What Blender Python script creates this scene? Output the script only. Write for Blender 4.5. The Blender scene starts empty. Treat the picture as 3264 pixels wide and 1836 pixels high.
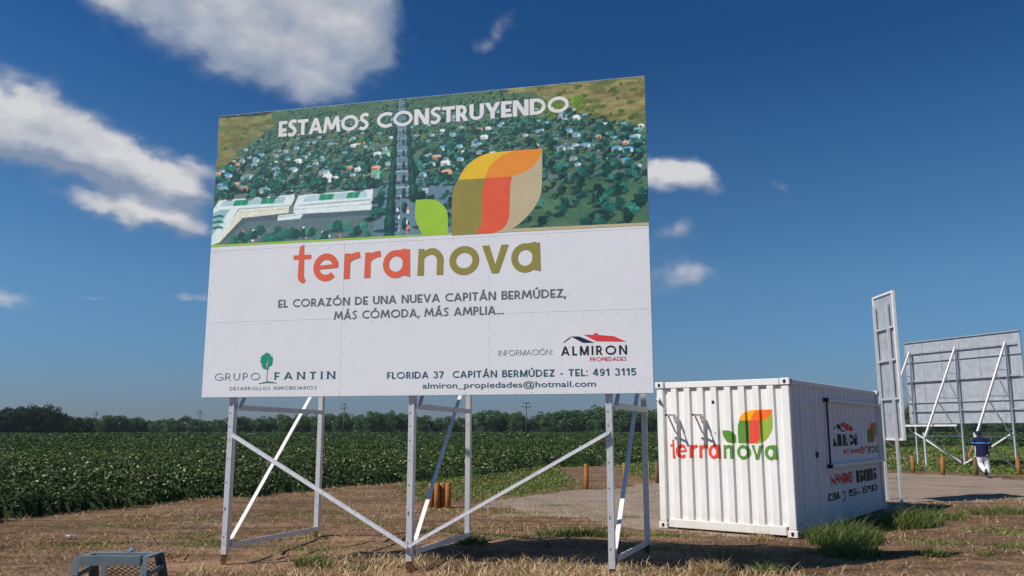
import bpy, bmesh, math, random
import numpy as np
from mathutils import Vector, Matrix

random.seed(7)
RNG = np.random.default_rng(11)
S = bpy.context.scene
COL = S.collection
R = math.radians

# ------------------------------------------------------------------ camera
cam = bpy.data.cameras.new('camera')
camo = bpy.data.objects.new('camera', cam)
COL.objects.link(camo)
camo.location = (0, 0, 1.729)
camo.rotation_euler = (R(90 + 9.753), 0, 0)
cam.sensor_width = 36.0
cam.lens = 29.04
cam.clip_end = 8000
S.camera = camo

# ------------------------------------------------------------------ exposure, sun, sky
S.view_settings.view_transform = 'Standard'
S.view_settings.look = 'None'
S.view_settings.exposure = 0.2
S.view_settings.gamma = 1
S.cycles.use_denoising = True
S.cycles.max_bounces = 6
S.cycles.transparent_max_bounces = 6

SUN = Vector((-0.787, -0.397, 1.0)).normalized()
sl = bpy.data.lights.new('sun', 'SUN')
sl.energy = 4.6
sl.angle = R(0.5)
sl.color = (1.0, 0.94, 0.86)
so = bpy.data.objects.new('sun', sl)
COL.objects.link(so)
so.location = (-30, -20, 40)
so.rotation_euler = (-SUN).to_track_quat('-Z', 'Y').to_euler()

W = bpy.data.worlds.new('World')
S.world = W
W.use_nodes = True


class NT:
    """small helper to wire nodes"""
    def __init__(self, tree):
        self.t = tree
    def n(self, typ, **kw):
        nd = self.t.nodes.new(typ)
        for k, v in kw.items():
            setattr(nd, k, v)
        return nd
    def link(self, a, b):
        self.t.links.new(a, b)
    def put(self, sock, v):
        if isinstance(v, bpy.types.NodeSocket):
            self.link(v, sock)
        else:
            sock.default_value = v
    def m(self, op, a, b=None, c=None, clamp=False):
        nd = self.n('ShaderNodeMath', operation=op, use_clamp=clamp)
        self.put(nd.inputs[0], a)
        if b is not None:
            self.put(nd.inputs[1], b)
        if c is not None:
            self.put(nd.inputs[2], c)
        return nd.outputs[0]
    def ramp(self, fac, stops, interp='LINEAR'):
        nd = self.n('ShaderNodeValToRGB')
        cr = nd.color_ramp
        cr.interpolation = interp
        while len(cr.elements) < len(stops):
            cr.elements.new(0.5)
        for e, (p, c) in zip(cr.elements, stops):
            e.position = p
            e.color = (c[0], c[1], c[2], 1)
        self.put(nd.inputs[0], fac)
        return nd.outputs[0]
    def mix(self, fac, a, b, typ='MIX'):
        nd = self.n('ShaderNodeMix', data_type='RGBA', blend_type=typ)
        self.put(nd.inputs[0], fac)
        for i, v in ((6, a), (7, b)):
            if isinstance(v, bpy.types.NodeSocket):
                self.link(v, nd.inputs[i])
            else:
                nd.inputs[i].default_value = (v[0], v[1], v[2], 1)
        return nd.outputs[2]
    def noise(self, vec, scale, detail=4, rough=0.55, dist=0.0):
        nd = self.n('ShaderNodeTexNoise')
        nd.inputs['Scale'].default_value = scale
        nd.inputs['Detail'].default_value = detail
        nd.inputs['Roughness'].default_value = rough
        nd.inputs['Distortion'].default_value = dist
        if vec is not None:
            self.link(vec, nd.inputs['Vector'])
        return nd.outputs[0]


# clouds: az (deg, + right of view), el (deg), radii, rotation, weight
BLOBS = [
    (-26.5, 27.5, 3.2, 2.6, 0, 1.0), (-22.5, 27.2, 4.2, 3.0, -8, 1.0), (-20.0, 25.2, 3.0, 2.2, -12, .85),
    (-17.2, 24.2, 2.6, 1.7, -18, .62), (-16.0, 27.5, 3.0, 3.2, 0, .8), (-12.6, 27.4, 3.2, 3.2, 0, 1.1),
    (-12.4, 25.0, 2.6, 2.4, 10, 1.0), (-14.2, 22.9, 1.9, 1.5, -20, .85), (-10.2, 26.2, 1.7, 1.9, 0, .8),
    (-24.5, 31.0, 6.0, 3.5, 0, 1.0), (-13.5, 31.0, 5.0, 3.5, 0, 1.0),
    (-32.8, 18.6, 3.0, 1.9, -6, 1.15), (-29.6, 18.0, 2.6, 1.7, -18, 1.05), (-36.5, 18.0, 4.0, 2.2, 0, 1.1),
    (-26.6, 17.0, 2.4, 1.25, -14, .95), (-23.4, 16.3, 2.0, .9, -14, .9), (-28.6, 16.3, 3.2, 1.0, -8, .85),
    (-24.6, 15.5, 3.0, .95, -8, 1.15), (-22.0, 15.1, 1.7, .85, -8, 1.05), (-21.4, 16.9, 1.9, .7, -18, .85),
    (-31.6, 16.9, 3.0, .8, -4, .8),
    (-27.2, 14.1, 2.3, .65, -6, .9), (-24.2, 13.5, 2.1, .95, -4, 1.2), (-21.9, 13.2, 1.7, .75, -8, 1.05),
    (9.0, 17.4, 2.4, 1.1, 0, 1.0), (11.6, 17.2, 1.9, 1.0, -8, 1.0), (13.4, 16.5, 1.5, .85, -14, .9),
    (8.8, 13.0, 2.4, 1.1, -10, .46), (11.9, 13.5, 1.7, .9, -6, .66),
    (9.2, 10.3, 4.4, 1.3, 0, .50), (12.6, 10.4, 2.6, 1.1, 4, .42),
    (-32.0, 7.6, 2.0, .65, -5, .75), (-27.3, 8.25, 1.2, .3, 4, .5), (-21.2, 8.7, 1.7, .55, 8, .6),
    (-0.7, 27.4, 1.2, 1.2, 30, .47), (-2.3, 26.2, 1.2, .7, 20, .42), (18.7, 16.2, .8, .6, 30, .5),
    (-34.6, 23.0, 1.2, 1.0, 0, .55), (-9.2, 29.2, 1.4, .6, 20, .5),
]


def cloud_group():
    g = bpy.data.node_groups.new('cloud_field', 'ShaderNodeTree')
    g.interface.new_socket('P', in_out='INPUT', socket_type='NodeSocketVector')
    g.interface.new_socket('F', in_out='OUTPUT', socket_type='NodeSocketFloat')
    h = NT(g)
    gi = h.n('NodeGroupInput')
    go = h.n('NodeGroupOutput')
    tot = None
    for (a, e, ra, rb, rot, w) in BLOBS:
        mp = h.n('ShaderNodeMapping', vector_type='TEXTURE')
        mp.inputs['Location'].default_value = (a, e, 0)
        mp.inputs['Rotation'].default_value = (0, 0, R(rot))
        mp.inputs['Scale'].default_value = (ra, rb, 1)
        h.link(gi.outputs[0], mp.inputs['Vector'])
        dt = h.n('ShaderNodeVectorMath', operation='DOT_PRODUCT')
        h.link(mp.outputs[0], dt.inputs[0])
        h.link(mp.outputs[0], dt.inputs[1])
        ex = h.m('POWER', 0.42, dt.outputs['Value'])
        v = h.m('MULTIPLY', ex, w)
        tot = v if tot is None else h.m('ADD', tot, v)
    h.link(tot, go.inputs[0])
    return g


w = NT(W.node_tree)
W.node_tree.nodes.clear()
sky = w.n('ShaderNodeTexSky')
sky.sky_type = 'NISHITA'
sky.sun_disc = False
sky.sun_elevation = math.asin(SUN.z)
sky.sun_rotation = math.atan2(SUN.x, SUN.y)
sky.altitude = 50
sky.air_density = 1.0
sky.dust_density = 0.6
sky.ozone_density = 2.2
SKY_STRENGTH = 0.066
tc = w.n('ShaderNodeTexCoord')
sep = w.n('ShaderNodeSeparateXYZ')
w.link(tc.outputs['Generated'], sep.inputs[0])
az = w.m('MULTIPLY', w.m('ARCTAN2', sep.outputs[0], sep.outputs[1]), 57.29578)
el = w.m('MULTIPLY', w.m('ARCSINE', sep.outputs[2]), 57.29578)
cmb = w.n('ShaderNodeCombineXYZ')
w.put(cmb.inputs[0], az)
w.put(cmb.inputs[1], el)
strc = w.n('ShaderNodeVectorMath', operation='MULTIPLY')
w.link(cmb.outputs[0], strc.inputs[0])
strc.inputs[1].default_value = (0.8, 1.15, 1)
nlow = w.noise(strc.outputs[0], 0.22, 2, 0.5)
nfbm = w.noise(strc.outputs[0], 0.55, 5, 0.56, 0.1)
# gentle domain warp for billowy borders
wn = w.n('ShaderNodeTexNoise')
wn.inputs['Scale'].default_value = 0.5
wn.inputs['Detail'].default_value = 3
w.link(strc.outputs[0], wn.inputs['Vector'])
wsub = w.n('ShaderNodeVectorMath', operation='SUBTRACT')
w.link(wn.outputs['Color'], wsub.inputs[0])
wsub.inputs[1].default_value = (.5, .5, .5)
wsc = w.n('ShaderNodeVectorMath', operation='SCALE')
w.link(wsub.outputs[0], wsc.inputs[0])
wsc.inputs['Scale'].default_value = 2.0
pw = w.n('ShaderNodeVectorMath', operation='ADD')
w.link(cmb.outputs[0], pw.inputs[0])
w.link(wsc.outputs[0], pw.inputs[1])
grp = cloud_group()
g1 = w.n('ShaderNodeGroup', node_tree=grp)
w.link(pw.outputs[0], g1.inputs[0])
off = w.n('ShaderNodeVectorMath', operation='ADD')
w.link(pw.outputs[0], off.inputs[0])
off.inputs[1].default_value = (-0.8, 1.0, 0)
g2 = w.n('ShaderNodeGroup', node_tree=grp)
w.link(off.outputs[0], g2.inputs[0])
def billow(sc, k):
    vr = w.n('ShaderNodeTexVoronoi', feature='SMOOTH_F1')
    vr.inputs['Scale'].default_value = sc
    vr.inputs['Smoothness'].default_value = .6
    wv = w.n('ShaderNodeVectorMath', operation='ADD')
    w.link(strc.outputs[0], wv.inputs[0])
    w.link(wsc.outputs[0], wv.inputs[1])
    w.link(wv.outputs[0], vr.inputs['Vector'])
    return w.m('MULTIPLY', w.m('SUBTRACT', 0.42, vr.outputs['Distance']), k)


bil = w.m('ADD', billow(.42, .55), billow(.95, .38))
bil = w.m('MULTIPLY', bil, w.m('MULTIPLY', g1.outputs[0], 1.3, clamp=True))
f = w.m('ADD', w.m('ADD', g1.outputs[0], bil), w.m('MULTIPLY', w.m('SUBTRACT', nfbm, 0.5), .75))
mr = w.n('ShaderNodeMapRange', interpolation_type='SMOOTHSTEP')
w.put(mr.inputs[0], f)
mr.inputs[1].default_value = 0.18
mr.inputs[2].default_value = 1.12
dens = w.m('MULTIPLY', w.m('MULTIPLY', mr.outputs[0], 0.96), w.m('POWER', w.m('MULTIPLY', g1.outputs[0], 1.12, clamp=True), .8))
lit = w.m('SUBTRACT', g1.outputs[0], g2.outputs[0])
sh = w.m('ADD', w.m('MULTIPLY', lit, 0.8), w.m('ADD', w.m('ADD', w.m('MULTIPLY', w.m('SUBTRACT', nfbm, 0.5), .8), w.m('MULTIPLY', bil, .55)), 0.52))
sh = w.m('ADD', sh, w.m('MULTIPLY', w.m('SUBTRACT', nlow, 0.5), 1.3), clamp=True)
ccol = w.ramp(sh, [(0.0, (.18, .23, .32)), (0.35, (.265, .305, .385)), (0.7, (.385, .40, .44)), (1.0, (.52, .52, .53))])
bg1 = w.n('ShaderNodeBackground')
hz = w.n('ShaderNodeMapRange')
w.put(hz.inputs[0], el)
hz.inputs[1].default_value = 0
hz.inputs[2].default_value = 45
tint = w.ramp(hz.outputs[0], [(0.0, (.45, .56, .88)), (.055, (.45, .64, 1.0)), (.12, (.46, .74, 1.07)), (.22, (.50, .84, 1.10)), (.42, (.34, .73, 1.06)), (.56, (.19, .58, .99)), (1.0, (.18, .56, .96))])
azr = w.n('ShaderNodeMapRange')
w.put(azr.inputs[0], az)
azr.inputs[1].default_value = -35
azr.inputs[2].default_value = 5
azr.inputs[3].default_value = 1.08
azr.inputs[4].default_value = .88
tsc = w.n('ShaderNodeVectorMath', operation='SCALE')
w.link(tint, tsc.inputs[0])
w.link(azr.outputs[0], tsc.inputs['Scale'])
skc = w.mix(1.0, sky.outputs[0], tsc.outputs[0], 'MULTIPLY')
w.link(skc, bg1.inputs[0])
bg1.inputs[1].default_value = SKY_STRENGTH
bg2 = w.n('ShaderNodeBackground')
w.link(ccol, bg2.inputs[0])
bg2.inputs[1].default_value = 1.12
mxs = w.n('ShaderNodeMixShader')
w.put(mxs.inputs[0], dens)
w.link(bg1.outputs[0], mxs.inputs[1])
w.link(bg2.outputs[0], mxs.inputs[2])
wo = w.n('ShaderNodeOutputWorld')
w.link(mxs.outputs[0], wo.inputs[0])

# ------------------------------------------------------------------ materials


def new_mat(name):
    m = bpy.data.materials.new(name)
    m.use_nodes = True
    t = NT(m.node_tree)
    b = m.node_tree.nodes['Principled BSDF']
    return m, t, b


def coords(t, kind='Object'):
    return t.n('ShaderNodeTexCoord').outputs[kind]


def bump(t, b, h, strength=0.3, dist=0.01):
    nd = t.n('ShaderNodeBump')
    nd.inputs['Strength'].default_value = strength
    nd.inputs['Distance'].default_value = dist
    t.put(nd.inputs['Height'], h)
    t.link(nd.outputs[0], b.inputs['Normal'])


def mat_noise(name, c1, c2, scale=8, rough=0.6, metal=0.0, spec=0.5, bstr=0.0, bdist=0.004, detail=5, c3=None):
    m, t, b = new_mat(name)
    co = coords(t)
    nz = t.noise(co, scale, detail, 0.6)
    stops = [(0.3, c1), (0.7, c2)] if c3 is None else [(0.25, c1), (0.5, c2), (0.75, c3)]
    col = t.ramp(nz, stops)
    t.link(col, b.inputs['Base Color'])
    b.inputs['Roughness'].default_value = rough
    b.inputs['Metallic'].default_value = metal
    b.inputs['Specular IOR Level'].default_value = spec
    if bstr:
        bump(t, b, t.noise(co, scale * 4, 6, 0.6), bstr, bdist)
    return m


def mat_flat(name, c, rough=0.5, spec=0.3, var=0.06):
    return mat_noise(name, [x * (1 - var) for x in c], [min(1, x * (1 + var)) for x in c], 6, rough, 0, spec)


M = {}
M['galv'] = mat_noise('galvanised_steel', (0.448, 0.448, 0.459), (0.650, 0.650, 0.661), 14, .42, .35, .5, .1, .001, c3=(0.560, 0.560, 0.560))
M['galv_sheet'] = mat_noise('galvanised_sheet', (0.336, 0.360, 0.392), (0.480, 0.504, 0.536), 3.5, .5, .25, .4, .15, .004)
M['zinc_paint'] = mat_noise('white_zinc_steel', (.62, .61, .60), (.78, .77, .76), 9, .45, .05, .4)
M['rust'] = mat_noise('rusty_iron', (.06, .028, .016), (.16, .07, .032), 22, .85, .1, .2, .5, .003)
M['panel_edge'] = mat_noise('sheet_edge', (.5, .5, .5), (.66, .66, .67), 10, .5, .1)
M['rubber'] = mat_flat('black_rubber', (.015, .015, .016), .6)
M['grey_paint'] = mat_noise('grey_blue_paint', (.10, .13, .145), (.145, .18, .195), 9, .5, 0, .4, .12, .002)
M['mesh_paint'] = mat_flat('dark_mesh_paint', (.05, .06, .065), .6)
M['wood'] = mat_noise('treated_pine', (0.240, 0.090, 0.026), (0.432, 0.192, 0.062), 11, .8, 0, .2, .4, .004)
M['woodgrey'] = mat_noise('weathered_post_wood', (.12, .07, .04), (.22, .13, .07), 11, .85, 0, .2, .4, .004)
M['polewood'] = mat_noise('pole_wood', (.075, .07, .064), (.12, .11, .10), 3, .85)
M['bark'] = mat_noise('bark', (.05, .038, .028), (.11, .085, .06), 6, .9, 0, .1, .4, .02)
M['straw_wood'] = mat_flat('pale_wood', (.45, .34, .22), .8)
M['litter'] = mat_flat('white_plastic_litter', (.75, .74, .72), .4)
M['clay'] = mat_noise('red_clay_lump', (.21, .10, .06), (.30, .15, .09), 14, .9, 0, .1)
M['skin'] = mat_flat('skin', (0.414, 0.196, 0.127), .5)
M['shirt'] = mat_noise('navy_cotton', (.010, .011, .038), (.018, .019, .058), 18, .85, 0, .1)
M['stripe'] = mat_flat('light_blue_stripe', (.06, .22, .5), .8)
M['trouser'] = mat_noise('white_cotton', (.62, .62, .66), (.74, .74, .77), 12, .85, 0, .1)
M['cap'] = mat_flat('dark_cap', (.010, .012, .028), .8)
M['shoe'] = mat_flat('white_shoe', (.6, .58, .54), .6)
M['sole'] = mat_flat('dark_sole', (.02, .02, .022), .7)

# vinyl panel white with gentle waves and grime
m, t, b = new_mat('vinyl_white')
co = coords(t)
col = t.ramp(t.noise(co, 1.3, 5, .6), [(.25, (.695, .705, .735)), (.7, (.735, .745, .772))])
t.link(col, b.inputs['Base Color'])
b.inputs['Roughness'].default_value = .38
b.inputs['Specular IOR Level'].default_value = .45
bump(t, b, t.noise(co, 1.6, 3, .5), .35, .02)
M['vinyl'] = m

m, t, b = new_mat('printed_picture')
at = t.n('ShaderNodeVertexColor', layer_name='print')
co = coords(t)
t.link(at.outputs[0], b.inputs['Base Color'])
b.inputs['Roughness'].default_value = .38
b.inputs['Specular IOR Level'].default_value = .45
bump(t, b, t.noise(co, 1.6, 3, .5), .35, .02)
M['print'] = m

# container paint: white, dust near the floor, thin streaks
m, t, b = new_mat('container_white_paint')
co = coords(t)
mp = t.n('ShaderNodeMapping')
mp.inputs['Scale'].default_value = (9, 9, .9)
t.link(co, mp.inputs[0])
streak = t.noise(mp.outputs[0], 2.0, 6, .65)
c0 = t.ramp(streak, [(.25, (.69, .68, .655)), (.5, (.765, .76, .745)), (.8, (.785, .78, .765))])
spots = t.ramp(t.noise(co, 7, 6, .7), [(.70, (0, 0, 0)), (.80, (1, 1, 1))])
sx = t.n('ShaderNodeSeparateXYZ')
t.link(co, sx.inputs[0])
low = t.m('MULTIPLY', t.m('SUBTRACT', 1.0, t.m('MULTIPLY', sx.outputs[2], 2.2), clamp=True), t.noise(co, 4, 4))
c1 = t.mix(t.m('MULTIPLY', low, .8), c0, (.52, .43, .33))
c2 = t.mix(t.m('MULTIPLY', spots, .28), c1, (.42, .33, .25))
t.link(c2, b.inputs['Base Color'])
b.inputs['Roughness'].default_value = .42
b.inputs['Specular IOR Level'].default_value = .4
bump(t, b, t.noise(co, 2.2, 4, .5), .5, .02)
M['cwhite'] = m


def ink(name, c, rough=.42):
    if name not in M:
        M[name] = mat_noise('ink_' + name, [x * .93 for x in c], [min(1, x * 1.06) for x in c], 5, rough, 0, .4)
    return M[name]


ink('white', (.74, .73, .745))
ink('orange_red', (.72, .125, .058))
ink('olive', (.28, .245, .052))
ink('yellow', (.80, .50, .018))
ink('orange', (.80, .27, .022))
ink('red_stripe', (.74, .105, .04))
ink('beige', (.52, .44, .27))
ink('lime', (.33, .56, .035))
ink('text_grey', (.135, .14, .155))
ink('teal', (.028, .105, .13))
ink('sage', (.10, .22, .17))
ink('tree_green', (.012, .27, .15))
ink('navy', (.016, .022, .05))
ink('black', (.018, .02, .022))
ink('red', (.68, .05, .055))
ink('info_grey', (.26, .28, .33))
ink('c_red', (.72, .07, .045))
ink('c_green', (.105, .255, .042))
ink('c_lime', (.28, .41, .05))
ink('c_yellow', (.85, .40, .01))
ink('c_orange', (.80, .15, .018))
ink('dark_hole', (.012, .012, .013))


def leaf_mat(name, stops, rough=.5, spec=.35, transl=.18):
    m = bpy.data.materials.new(name)
    m.use_nodes = True
    t = NT(m.node_tree)
    b = m.node_tree.nodes['Principled BSDF']
    out = m.node_tree.nodes['Material Output']
    at = t.n('ShaderNodeAttribute', attribute_name='rnd')
    col = t.ramp(at.outputs['Fac'], stops)
    t.link(col, b.inputs['Base Color'])
    b.inputs['Roughness'].default_value = rough
    b.inputs['Specular IOR Level'].default_value = spec
    tr = t.n('ShaderNodeBsdfTranslucent')
    t.link(col, tr.inputs[0])
    mx = t.n('ShaderNodeMixShader')
    mx.inputs[0].default_value = transl
    t.link(b.outputs[0], mx.inputs[1])
    t.link(tr.outputs[0], mx.inputs[2])
    t.link(mx.outputs[0], out.inputs[0])
    return m


M['soy'] = leaf_mat('soy_leaf', [(0, (0.031, 0.058, 0.020)), (.45, (0.059, 0.100, 0.028)), (.8, (0.106, 0.153, 0.045)), (.93, (0.206, 0.241, 0.076)), (1, (0.566, 0.526, 0.301))], .55, .15)  # palest end of the ramp is painted glints, the rest leaf tones
M['soy_far'] = leaf_mat('soy_leaf_far', [(0, (.018, .05, .02)), (.5, (.03, .074, .024)), (1, (.055, .11, .035))], .55, .3)
M['tree'] = leaf_mat('tree_leaf', [(0, (0.044, 0.092, 0.042)), (.45, (0.074, 0.143, 0.053)), (.85, (0.125, 0.207, 0.066)), (1, (0.186, 0.258, 0.078))], .7, .1)
M['treedark'] = leaf_mat('dark_tree_leaf', [(0, (0.014, 0.030, 0.018)), (.5, (0.025, 0.053, 0.023)), (1, (0.045, 0.079, 0.031))], .7, .1)
M['weed'] = leaf_mat('weed_leaf', [(0, (0.050, 0.099, 0.016)), (.5, (0.106, 0.183, 0.033)), (.78, (0.163, 0.229, 0.053)), (.9, (0.275, 0.275, 0.100)), (1, (0.325, 0.305, 0.125))], .6, .2)
M['grass'] = leaf_mat('green_grass', [(0, (0.047, 0.083, 0.021)), (.5, (0.099, 0.149, 0.035)), (.82, (0.184, 0.213, 0.066)), (1, (0.416, 0.317, 0.142))], .6, .15)
M['straw'] = leaf_mat('dry_straw', [(0, (0.204, 0.126, 0.050)), (.35, (0.372, 0.252, 0.120)), (.75, (0.564, 0.420, 0.228)), (1, (0.744, 0.600, 0.384))], .65, .25)
M['stubble'] = leaf_mat('soil_litter', [(0, (0.062, 0.037, 0.020)), (.4, (0.200, 0.125, 0.056)), (.8, (0.425, 0.300, 0.150)), (.95, (0.575, 0.438, 0.250)), (1, (0.125, 0.150, 0.037))], .75, .15)

# ------------------------------------------------------------------ object helpers


def tag(o, label=None, cat=None, group=None, kind=None):
    if label: o['label'] = label
    if cat: o['category'] = cat
    if group: o['group'] = group
    if kind: o['kind'] = kind
    return o


def empty(name, loc, rz=0):
    o = bpy.data.objects.new(name, None)
    COL.objects.link(o)
    o.location = loc
    o.rotation_euler = (0, 0, rz)
    o.empty_display_size = .2
    return o


def link_mesh(name, me, mats, parent=None, smooth=False):
    if not isinstance(mats, (list, tuple)):
        mats = [mats]
    for mm in mats:
        me.materials.append(mm)
    if smooth:
        me.polygons.foreach_set('use_smooth', [True] * len(me.polygons))
    o = bpy.data.objects.new(name, me)
    COL.objects.link(o)
    if parent is not None:
        o.parent = parent
    return o


def np_mesh(name, verts, faces, rnd=None, color=None):
    """verts (N,3), faces (M,k) arrays of equal k"""
    me = bpy.data.meshes.new(name)
    verts = np.asarray(verts, np.float32)
    faces = np.asarray(faces, np.int32)
    k = faces.shape[1]
    me.vertices.add(len(verts))
    me.vertices.foreach_set('co', verts.ravel())
    me.loops.add(faces.size)
    me.loops.foreach_set('vertex_index', faces.ravel())
    me.polygons.add(len(faces))
    me.polygons.foreach_set('loop_start', np.arange(0, faces.size, k, dtype=np.int32))
    me.polygons.foreach_set('loop_total', np.full(len(faces), k, np.int32))
    if rnd is not None:
        a = me.attributes.new('rnd', 'FLOAT', 'POINT')
        a.data.foreach_set('value', np.asarray(rnd, np.float32))
    if color is not None:
        a = me.attributes.new('print', 'FLOAT_COLOR', 'POINT')
        a.data.foreach_set('color', np.asarray(color, np.float32).ravel())
    me.update(calc_edges=True)
    me.validate()
    return me


class MB:
    """collect simple solids, then build ONE mesh"""
    def __init__(self):
        self.bm = bmesh.new()
    def box(self, c, s, mat=None, bev=0.0):
        r = bmesh.ops.create_cube(self.bm, size=1)
        vs = r['verts']
        mx = Matrix.Translation(Vector(c)) @ (mat if mat else Matrix.Identity(4)) @ Matrix.Diagonal((s[0], s[1], s[2], 1))
        bmesh.ops.transform(self.bm, matrix=mx, verts=vs)
        if bev:
            es = list({e for v in vs for e in v.link_edges})
            bmesh.ops.bevel(self.bm, geom=es, offset=bev, segments=1, affect='EDGES')
        return self
    def bar(self, a, b, wd, hd, up=(0, 0, 1), ext=0.0):
        a, b = Vector(a), Vector(b)
        d = (b - a)
        L = d.length
        d.normalize()
        upv = Vector(up)
        x = d.cross(upv)
        if x.length < 1e-4:
            x = d.cross(Vector((0, 1, 0)))
        x.normalize()
        y = x.cross(d)
        mt = Matrix((x, d, y)).transposed().to_4x4()
        return self.box((a + b) / 2, (wd, L + 2 * ext, hd), mt)
    def angle(self, a, b, leg, th, n1, n2):
        """L-section profile from a to b, flanges along n1 and n2"""
        a, b = Vector(a), Vector(b)
        n1, n2 = Vector(n1), Vector(n2)
        prof = [(0, 0), (leg, 0), (leg, th), (th, th), (th, leg), (0, leg)]
        v0 = [self.bm.verts.new(a + n1 * p + n2 * q) for p, q in prof]
        v1 = [self.bm.verts.new(b + n1 * p + n2 * q) for p, q in prof]
        for i in range(6):
            j = (i + 1) % 6
            self.bm.faces.new((v0[i], v0[j], v1[j], v1[i]))
        self.bm.faces.new(v0[::-1])
        self.bm.faces.new(v1)
        return self
    def tube(self, pts, rad, seg=10, cap=True):
        pts = [Vector(p) for p in pts]
        rr = rad if isinstance(rad, (list, tuple)) else [rad] * len(pts)
        rings = []
        for i, p in enumerate(pts):
            d = (pts[min(i + 1, len(pts) - 1)] - pts[max(i - 1, 0)]).normalized()
            x = d.cross(Vector((0, 0, 1)))
            if abs(d.z) > .92:
                x = Vector((0, 1, 0)).cross(d)
            x.normalize()
            y = d.cross(x)
            rings.append([self.bm.verts.new(p + (x * math.cos(k * 2 * math.pi / seg) + y * math.sin(k * 2 * math.pi / seg)) * rr[i]) for k in range(seg)])
        for i in range(len(rings) - 1):
            for k in range(seg):
                self.bm.faces.new((rings[i][k], rings[i][(k + 1) % seg], rings[i + 1][(k + 1) % seg], rings[i + 1][k]))
        if cap:
            self.bm.faces.new(rings[0][::-1])
            self.bm.faces.new(rings[-1])
        return self
    def poly(self, pts):
        self.bm.faces.new([self.bm.verts.new(p) for p in pts])
        return self
    def prism(self, pts, off):
        off = Vector(off)
        a = [self.bm.verts.new(Vector(p)) for p in pts]
        b_ = [self.bm.verts.new(Vector(p) + off) for p in pts]
        n = len(a)
        self.bm.faces.new(a)
        self.bm.faces.new(b_[::-1])
        for i in range(n):
            j = (i + 1) % n
            self.bm.faces.new((a[j], a[i], b_[i], b_[j]))
        return self
    def build(self, name, mat, parent=None, smooth=False):
        bmesh.ops.recalc_face_normals(self.bm, faces=self.bm.faces)
        me = bpy.data.meshes.new(name)
        self.bm.to_mesh(me)
        self.bm.free()
        return link_mesh(name, me, mat, parent, smooth)


def children(o):
    return [c for c in bpy.data.objects if c.parent == o]


def copy_tree(o, parent=None):
    c = o.copy()
    COL.objects.link(c)
    if parent is not None:
        c.parent = parent
    for ch in children(o):
        copy_tree(ch, c)
    return c


# ------------------------------------------------------------------ noise / polygons


def vnoise(x, y, seed=0):
    xi = np.floor(x).astype(np.int64)
    yi = np.floor(y).astype(np.int64)
    xf, yf = x - xi, y - yi
    def hsh(a, b_):
        h = (a * 374761393 + b_ * 668265263 + seed * 974634777) & 0x7fffffff
        h = ((h ^ (h >> 13)) * 1274126177) & 0x7fffffff
        return ((h ^ (h >> 16)) & 0xffff) / 65535.0
    u = xf * xf * (3 - 2 * xf)
    v = yf * yf * (3 - 2 * yf)
    return (hsh(xi, yi) * (1 - u) + hsh(xi + 1, yi) * u) * (1 - v) + (hsh(xi, yi + 1) * (1 - u) + hsh(xi + 1, yi + 1) * u) * v


def fbm(x, y, seed=0, oct=4):
    s, a, tot = 0, 1, 0
    for i in range(oct):
        s = s + a * vnoise(x * 2 ** i, y * 2 ** i, seed + i)
        tot += a
        a *= .5
    return s / tot


def sdist(x, y, poly, closed=True):
    """signed distance, + inside, to a polygon"""
    x = np.asarray(x, float)
    y = np.asarray(y, float)
    d = np.full(x.shape, 1e9)
    ins = np.zeros(x.shape, bool)
    n = len(poly)
    for i in range(n):
        ax, ay = poly[i]
        bx, by = poly[(i + 1) % n]
        ex, ey = bx - ax, by - ay
        tt = np.clip(((x - ax) * ex + (y - ay) * ey) / (ex * ex + ey * ey + 1e-12), 0, 1)
        d = np.minimum(d, np.hypot(x - ax - tt * ex, y - ay - tt * ey))
        c = ((ay > y) != (by > y))
        xx = ax + (y - ay) / (by - ay + 1e-12) * ex
        ins ^= c & (x < xx)
    return np.where(ins, d, -d)


FIELD = [(-60, -4), (-14, 9.5), (-9.7, 16.0), (-9.85, 17.3), (-9.3, 18.5), (-8.3, 19.2), (-7.5, 21.0), (-5.3, 25.0), (-4.2, 27.0),
         (-3.0, 28.6), (-.8, 31.2), (0, 35.0), (2.4, 39.1), (7.7, 45.1), (16, 56), (28, 68), (40, 80), (85, 104), (320, 190),
         (320, 345), (-330, 345), (-330, -4)]
PATH = [(-1.0, 19.0), (-.6, 20.2), (.4, 21.7), (1.5, 23.9), (3, 26), (4.8, 28.1), (8, 31.2), (12, 33.4), (15.1, 34), (16.8, 33), (17.8, 31.2),
        (17.0, 29), (16.0, 26.6), (16.4, 25.0), (20, 24.3), (30, 24), (30, 22.6), (18, 22.9), (13.6, 21.9), (11.6, 21.0), (10.2, 20.5), (9.2, 19.9),
        (8, 18), (5.5, 15.2), (3.9, 14.3), (2.6, 15.6), (1.5, 16.7), (.8, 17.3), (-.2, 18.3)]

PANEL_A = -0.22845
PU = np.array([math.cos(PANEL_A), math.sin(PANEL_A)])
PN = np.array([-math.sin(PANEL_A), math.cos(PANEL_A)])
PO = np.array([-4.190, 11.232])


def panel_xy(u, n):
    p = PO + PU * u + PN * n
    return float(p[0]), float(p[1])


POSTS_F = [(.42, .06), (2.97, .06), (5.48, .06)]
POSTS_R = [(.36, 2.84), (2.97, 2.67), (5.74, 2.3)]


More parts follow.
